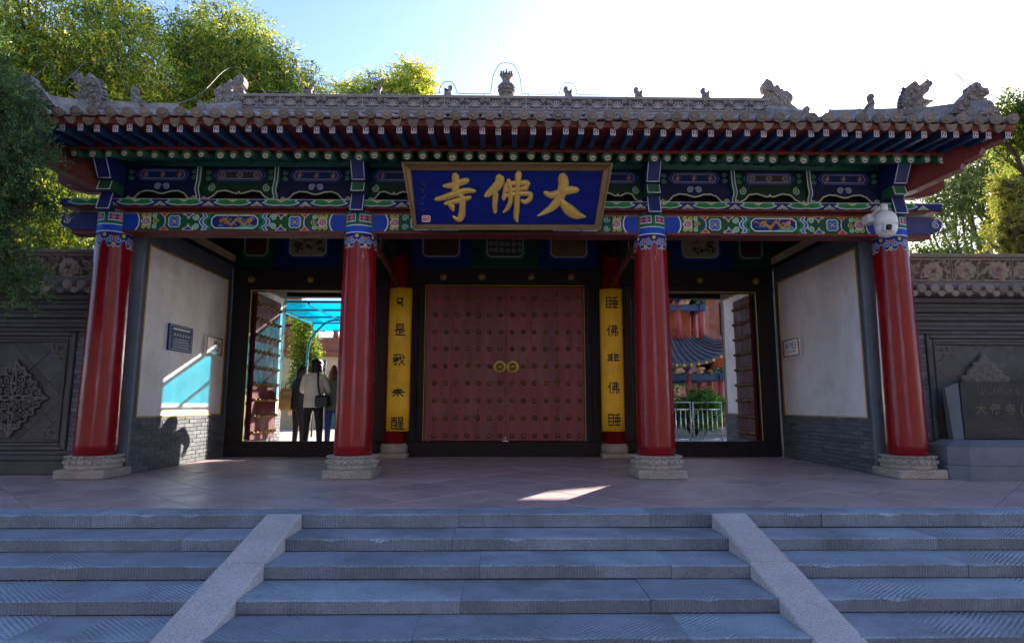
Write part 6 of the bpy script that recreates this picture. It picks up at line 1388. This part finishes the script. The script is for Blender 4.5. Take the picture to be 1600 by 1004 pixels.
def person(x, y, rz, H, mats, pose, label, cls_extra=None, hair='hair_black', longhair=False, cap=False, hem=.0):
    root = empty('person', (x, y, 0), label, 'person', 'visitors entering by the left doorway'); root.rotation_euler = (0, 0, rz); k = H/1.72
    # local frame: faces +y
    V = []; E = []
    def a(p, r, par=None):
        V.append(((p[0]*k, p[1]*k, p[2]*k), tuple(q*k for q in r) if isinstance(r, tuple) else r*k))
        if par is not None: E.append((par, len(V)-1))
        return len(V)-1
    pel = a((0, 0, .93), (.155, .115)); wa = a((0, .0, 1.08), (.15, .11), pel); ch = a((0, .01, 1.27), (.175, .12), wa); sh = a((0, 0, 1.40), (.14, .10), ch); nk = a((0, .01, 1.475), .058, sh); hd = a((pose.get('hx', 0), .04, 1.56), (.078, .09), nk); ht = a((pose.get('hx', 0)*1.3, .045, 1.66), (.07, .085), hd)
    ear = None
    for s in (-1, 1):
        st_ = pose['step'][0 if s < 0 else 1]
        hip = a((s*.095, 0, .86), .095, pel); kn = a((s*.105, st_*.5+.02, .49), .068, hip); an = a((s*.11, st_, .10), .048, kn); ft = a((s*.125, st_+.07, .045), .042, an); a((s*.135, st_+.17, .035), .034, ft)
        el, wr = pose['arm'][0 if s < 0 else 1]
        so = a((s*.185, 0, 1.385), .068, sh); e_ = a((s*el[0], el[1], el[2]), .052, so); w_ = a((s*wr[0], wr[1], wr[2]), .034, e_)
        dv = (Vector(wr)-Vector(el)).normalized(); dv = Vector((s*dv.x, dv.y, dv.z)); wv_ = Vector((s*wr[0], wr[1], wr[2])); sdv = dv.cross(Vector((0, 0, 1))); sdv = sdv.normalized() if sdv.length > .1 else Vector((0, 1, 0))
        pm_ = a(tuple(wv_+dv*.06), (.036, .022), w_)
        for f, (off, ln_) in enumerate(((-.028, .07), (-.009, .082), (.010, .076), (.028, .058))):
            b1 = a(tuple(wv_+dv*.095+sdv*off), .0095, pm_); b2_ = a(tuple(wv_+dv*(.095+ln_*.55)+sdv*off*1.1-Vector((0, 0, .012))), .0085, b1); a(tuple(wv_+dv*(.095+ln_)+sdv*off*1.1-Vector((0, 0, .035))), .0075, b2_)
        t1 = a(tuple(wv_+dv*.045-sdv*.042*s), .011, pm_); a(tuple(wv_+dv*.08-sdv*.058*s), .009, t1)
    top = mats[0]; bot = mats[1]
    def cls(c):
        z = c.z/k; r_ = math.hypot(c.x/k, c.y/k)
        if z > 1.455: return 0 if not (z < 1.47) else 1
        if z < .085: return 3
        hand = False
        for s in (0, 1):
            el, wr = pose['arm'][s]; sg = -1 if s == 0 else 1; w_ = Vector((sg*wr[0], wr[1], wr[2])); e_ = Vector((sg*el[0], el[1], el[2])); p_ = Vector((c.x/k, c.y/k, c.z/k))
            if (p_-w_).dot((w_-e_).normalized()) > .0 and (p_-w_).length < .25: hand = True
        if hand: return 0
        if z < .88-hem: 
            if abs(c.x/k) > .2 and z > .7: return 1
            return 2
        return 1
    body = skin_body('body', V, E, ['skin', top, bot, 'shoe'], cls, root)
    # face: nose, ears on the head
    hx = pose.get('hx', 0)
    m_ = MB(); m_.cbox(hx*1.15*k, .145*k, 1.575*k, .014*k, .018*k, .022*k, .008*k)
    for s in (-1, 1): m_.cbox((hx*1.15+s*.083)*k, .035*k, 1.585*k, .010*k, .018*k, .028*k, .007*k)
    for s in (-1, 1): m_.cbox((hx*1.15+s*.032)*k, .128*k, 1.61*k, .012*k, .006*k, .006*k, .002*k)
    m_.cbox(hx*1.15*k, .128*k, 1.53*k, .024*k, .006*k, .006*k, .002*k)
    me = m_.mesh('face', 'skin'); recalc(me); link('face', me, root)
    # hair shell
    m_ = MB(); n = 18; vs = []; rows = 9
    for i in range(rows):
        t = i/(rows-1)
        for j in range(n):
            an_ = 2*math.pi*j/n; front = max(0, math.sin(an_)); lowz = (1.49 if not longhair else 1.33)+front*(.17 if not longhair else .33)
            z = 1.735-(1.735-lowz)*t; rr_ = math.sin(min(1., .12+t*1.5)*math.pi/2); rx, ry = .094*rr_, .108*rr_
            if longhair and z < 1.55: rx *= 1.12-.1*(1.55-z); ry *= 1.1
            vs.append(((hx*1.15+rx*math.cos(an_))*k, (.03+ry*math.sin(an_)*(.98))*k, z*k))
    m_.add(vs, [(i*n+j, i*n+(j+1) % n, (i+1)*n+(j+1) % n, (i+1)*n+j) for i in range(rows-1) for j in range(n)], 0, True); m_.f.append(tuple(range(n))); m_.m.append(0); m_.s.append(True)
    me = m_.mesh('hair', hair); recalc(me); hobj = link('hair', me, root); sd_ = hobj.modifiers.new('t', 'SOLIDIFY'); sd_.thickness = .012; sd_.offset = 1
    if cap:
        m_ = MB(); vs = []
        for i in range(6):
            t = i/5; z = 1.762-.115*t; rr_ = math.sin(min(1, .15+t*1.1)*math.pi/2)
            for j in range(n): an_ = 2*math.pi*j/n; vs.append(((hx*1.15+.106*rr_*math.cos(an_))*k, (.035+.122*rr_*math.sin(an_))*k, z*k))
        m_.add(vs, [(i*n+j, i*n+(j+1) % n, (i+1)*n+(j+1) % n, (i+1)*n+j) for i in range(5) for j in range(n)], 0, True); m_.f.append(tuple(range(n))); m_.m.append(0); m_.s.append(True)
        pk = [((hx*1.15+.085*math.cos(t))*k, (.11+.11*math.sin(t))*k) for t in np.linspace(0, math.pi, 10)]; m_.prism(pk, lambda p, q, d: (p, q, d-(q-.1*k)*.15), 1.648*k, 1.656*k)
        me = m_.mesh('cap', 'hair_black'); recalc(me); link('cap', me, root)
    # jacket hem / collar shells give the clothes an edge
    m_ = MB(); vs = []; n = 22
    prof_ = ((.84-hem, .185, .145), (.90-hem, .188, .147), (1.05, .178, .135), (1.2, .195, .142), (1.33, .20, .135), (1.42, .155, .11), (1.475, .08, .075))
    r_ = random.Random(int(x*100))
    for z, rx, ry in prof_:
        for j in range(n):
            an_ = 2*math.pi*j/n; wob = 1+.03*math.sin(an_*5+z*17)+r_.uniform(-.012, .012); vs.append((rx*wob*math.cos(an_)*k, ry*wob*math.sin(an_)*k, z*k))
    m_.add(vs, [(i*n+j, i*n+(j+1) % n, (i+1)*n+(j+1) % n, (i+1)*n+j) for i in range(len(prof_)-1) for j in range(n)], 0, True)
    me = m_.mesh('jacket', top); recalc(me); jo = link('jacket', me, root); sb = jo.modifiers.new('u', 'SUBSURF'); sb.levels = 1; sb.render_levels = 1
    return root
arms_fwd = (((.27,.06,1.13), (.15,.27,1.15)), ((.27,.06,1.13), (.15,.27,1.15)))
person(-3.55, 3.62, rad(-8), 1.73, ['jacket_beige', 'trousers_black'], {'step': (-.06, .08), 'arm': arms_fwd, 'hx': .02}, 'man in a black cap, beige jacket and black trousers seen from behind', cap=True)
person(-4.10, 4.45, rad(-45), 1.66, ['jacket_dark', 'trousers_black'], {'step': (.0, .06), 'arm': (((.30,-.05,1.12), (.34,-.02,.90)), ((.25,.1,1.15), (.12,.3,1.2))), 'hx': .02}, 'person in dark clothes half hidden behind the man in beige')
person(-3.22, 3.80, rad(12), 1.62, ['jacket_olive', 'jeans'], {'step': (.05, -.05), 'arm': arms_fwd, 'hx': -.02}, 'woman with brown hair, olive jacket and blue jeans on the right', hair='hair_brown', longhair=True)
BP = empty('backpack', (-4.34, 4.52, .98), 'tan backpack hanging at the left of the group', 'backpack')
m_ = MB(); m_.cbox(-4.340, 4.490, .99, .15, .09, .21, .05); m_.cbox(-4.340, 4.380, .93, .11, .035, .11, .03); m_.cbox(-4.340, 4.490, 1.20, .12, .075, .03, .02); prt(m_, 'pack_body', 'bag_tan', BP)
m_ = MB(); m_.tube([(-4.410, 4.510, 1.18), (-4.400, 4.550, 1.30), (-4.300, 4.570, 1.36), (-4.240, 4.550, 1.3), (-4.240, 4.530, 1.18)], .014, 6); prt(m_, 'pack_strap', 'bag_black', BP)
SBG = empty('shoulder_bag', (-3.34, 3.50, .93), 'black shoulder bag slung across the back of the man in beige', 'bag')
m_ = MB(); m_.cbox(-3.34, 3.46, .96, .13, .06, .11, .04); m_.cbox(-3.34, 3.395, .97, .11, .012, .07, .01); prt(m_, 'bag_body', 'bag_black', SBG)
m_ = MB(); m_.tube([tuple(p) for p in cat_rom([(-3.38, 3.47, 1.05), (-3.42, 3.455, 1.2), (-3.44, 3.47, 1.38), (-3.46, 3.56, 1.50), (-3.47, 3.66, 1.47), (-3.42, 3.75, 1.2)], 4)], .017, 6); prt(m_, 'bag_strap', 'bag_black', SBG)
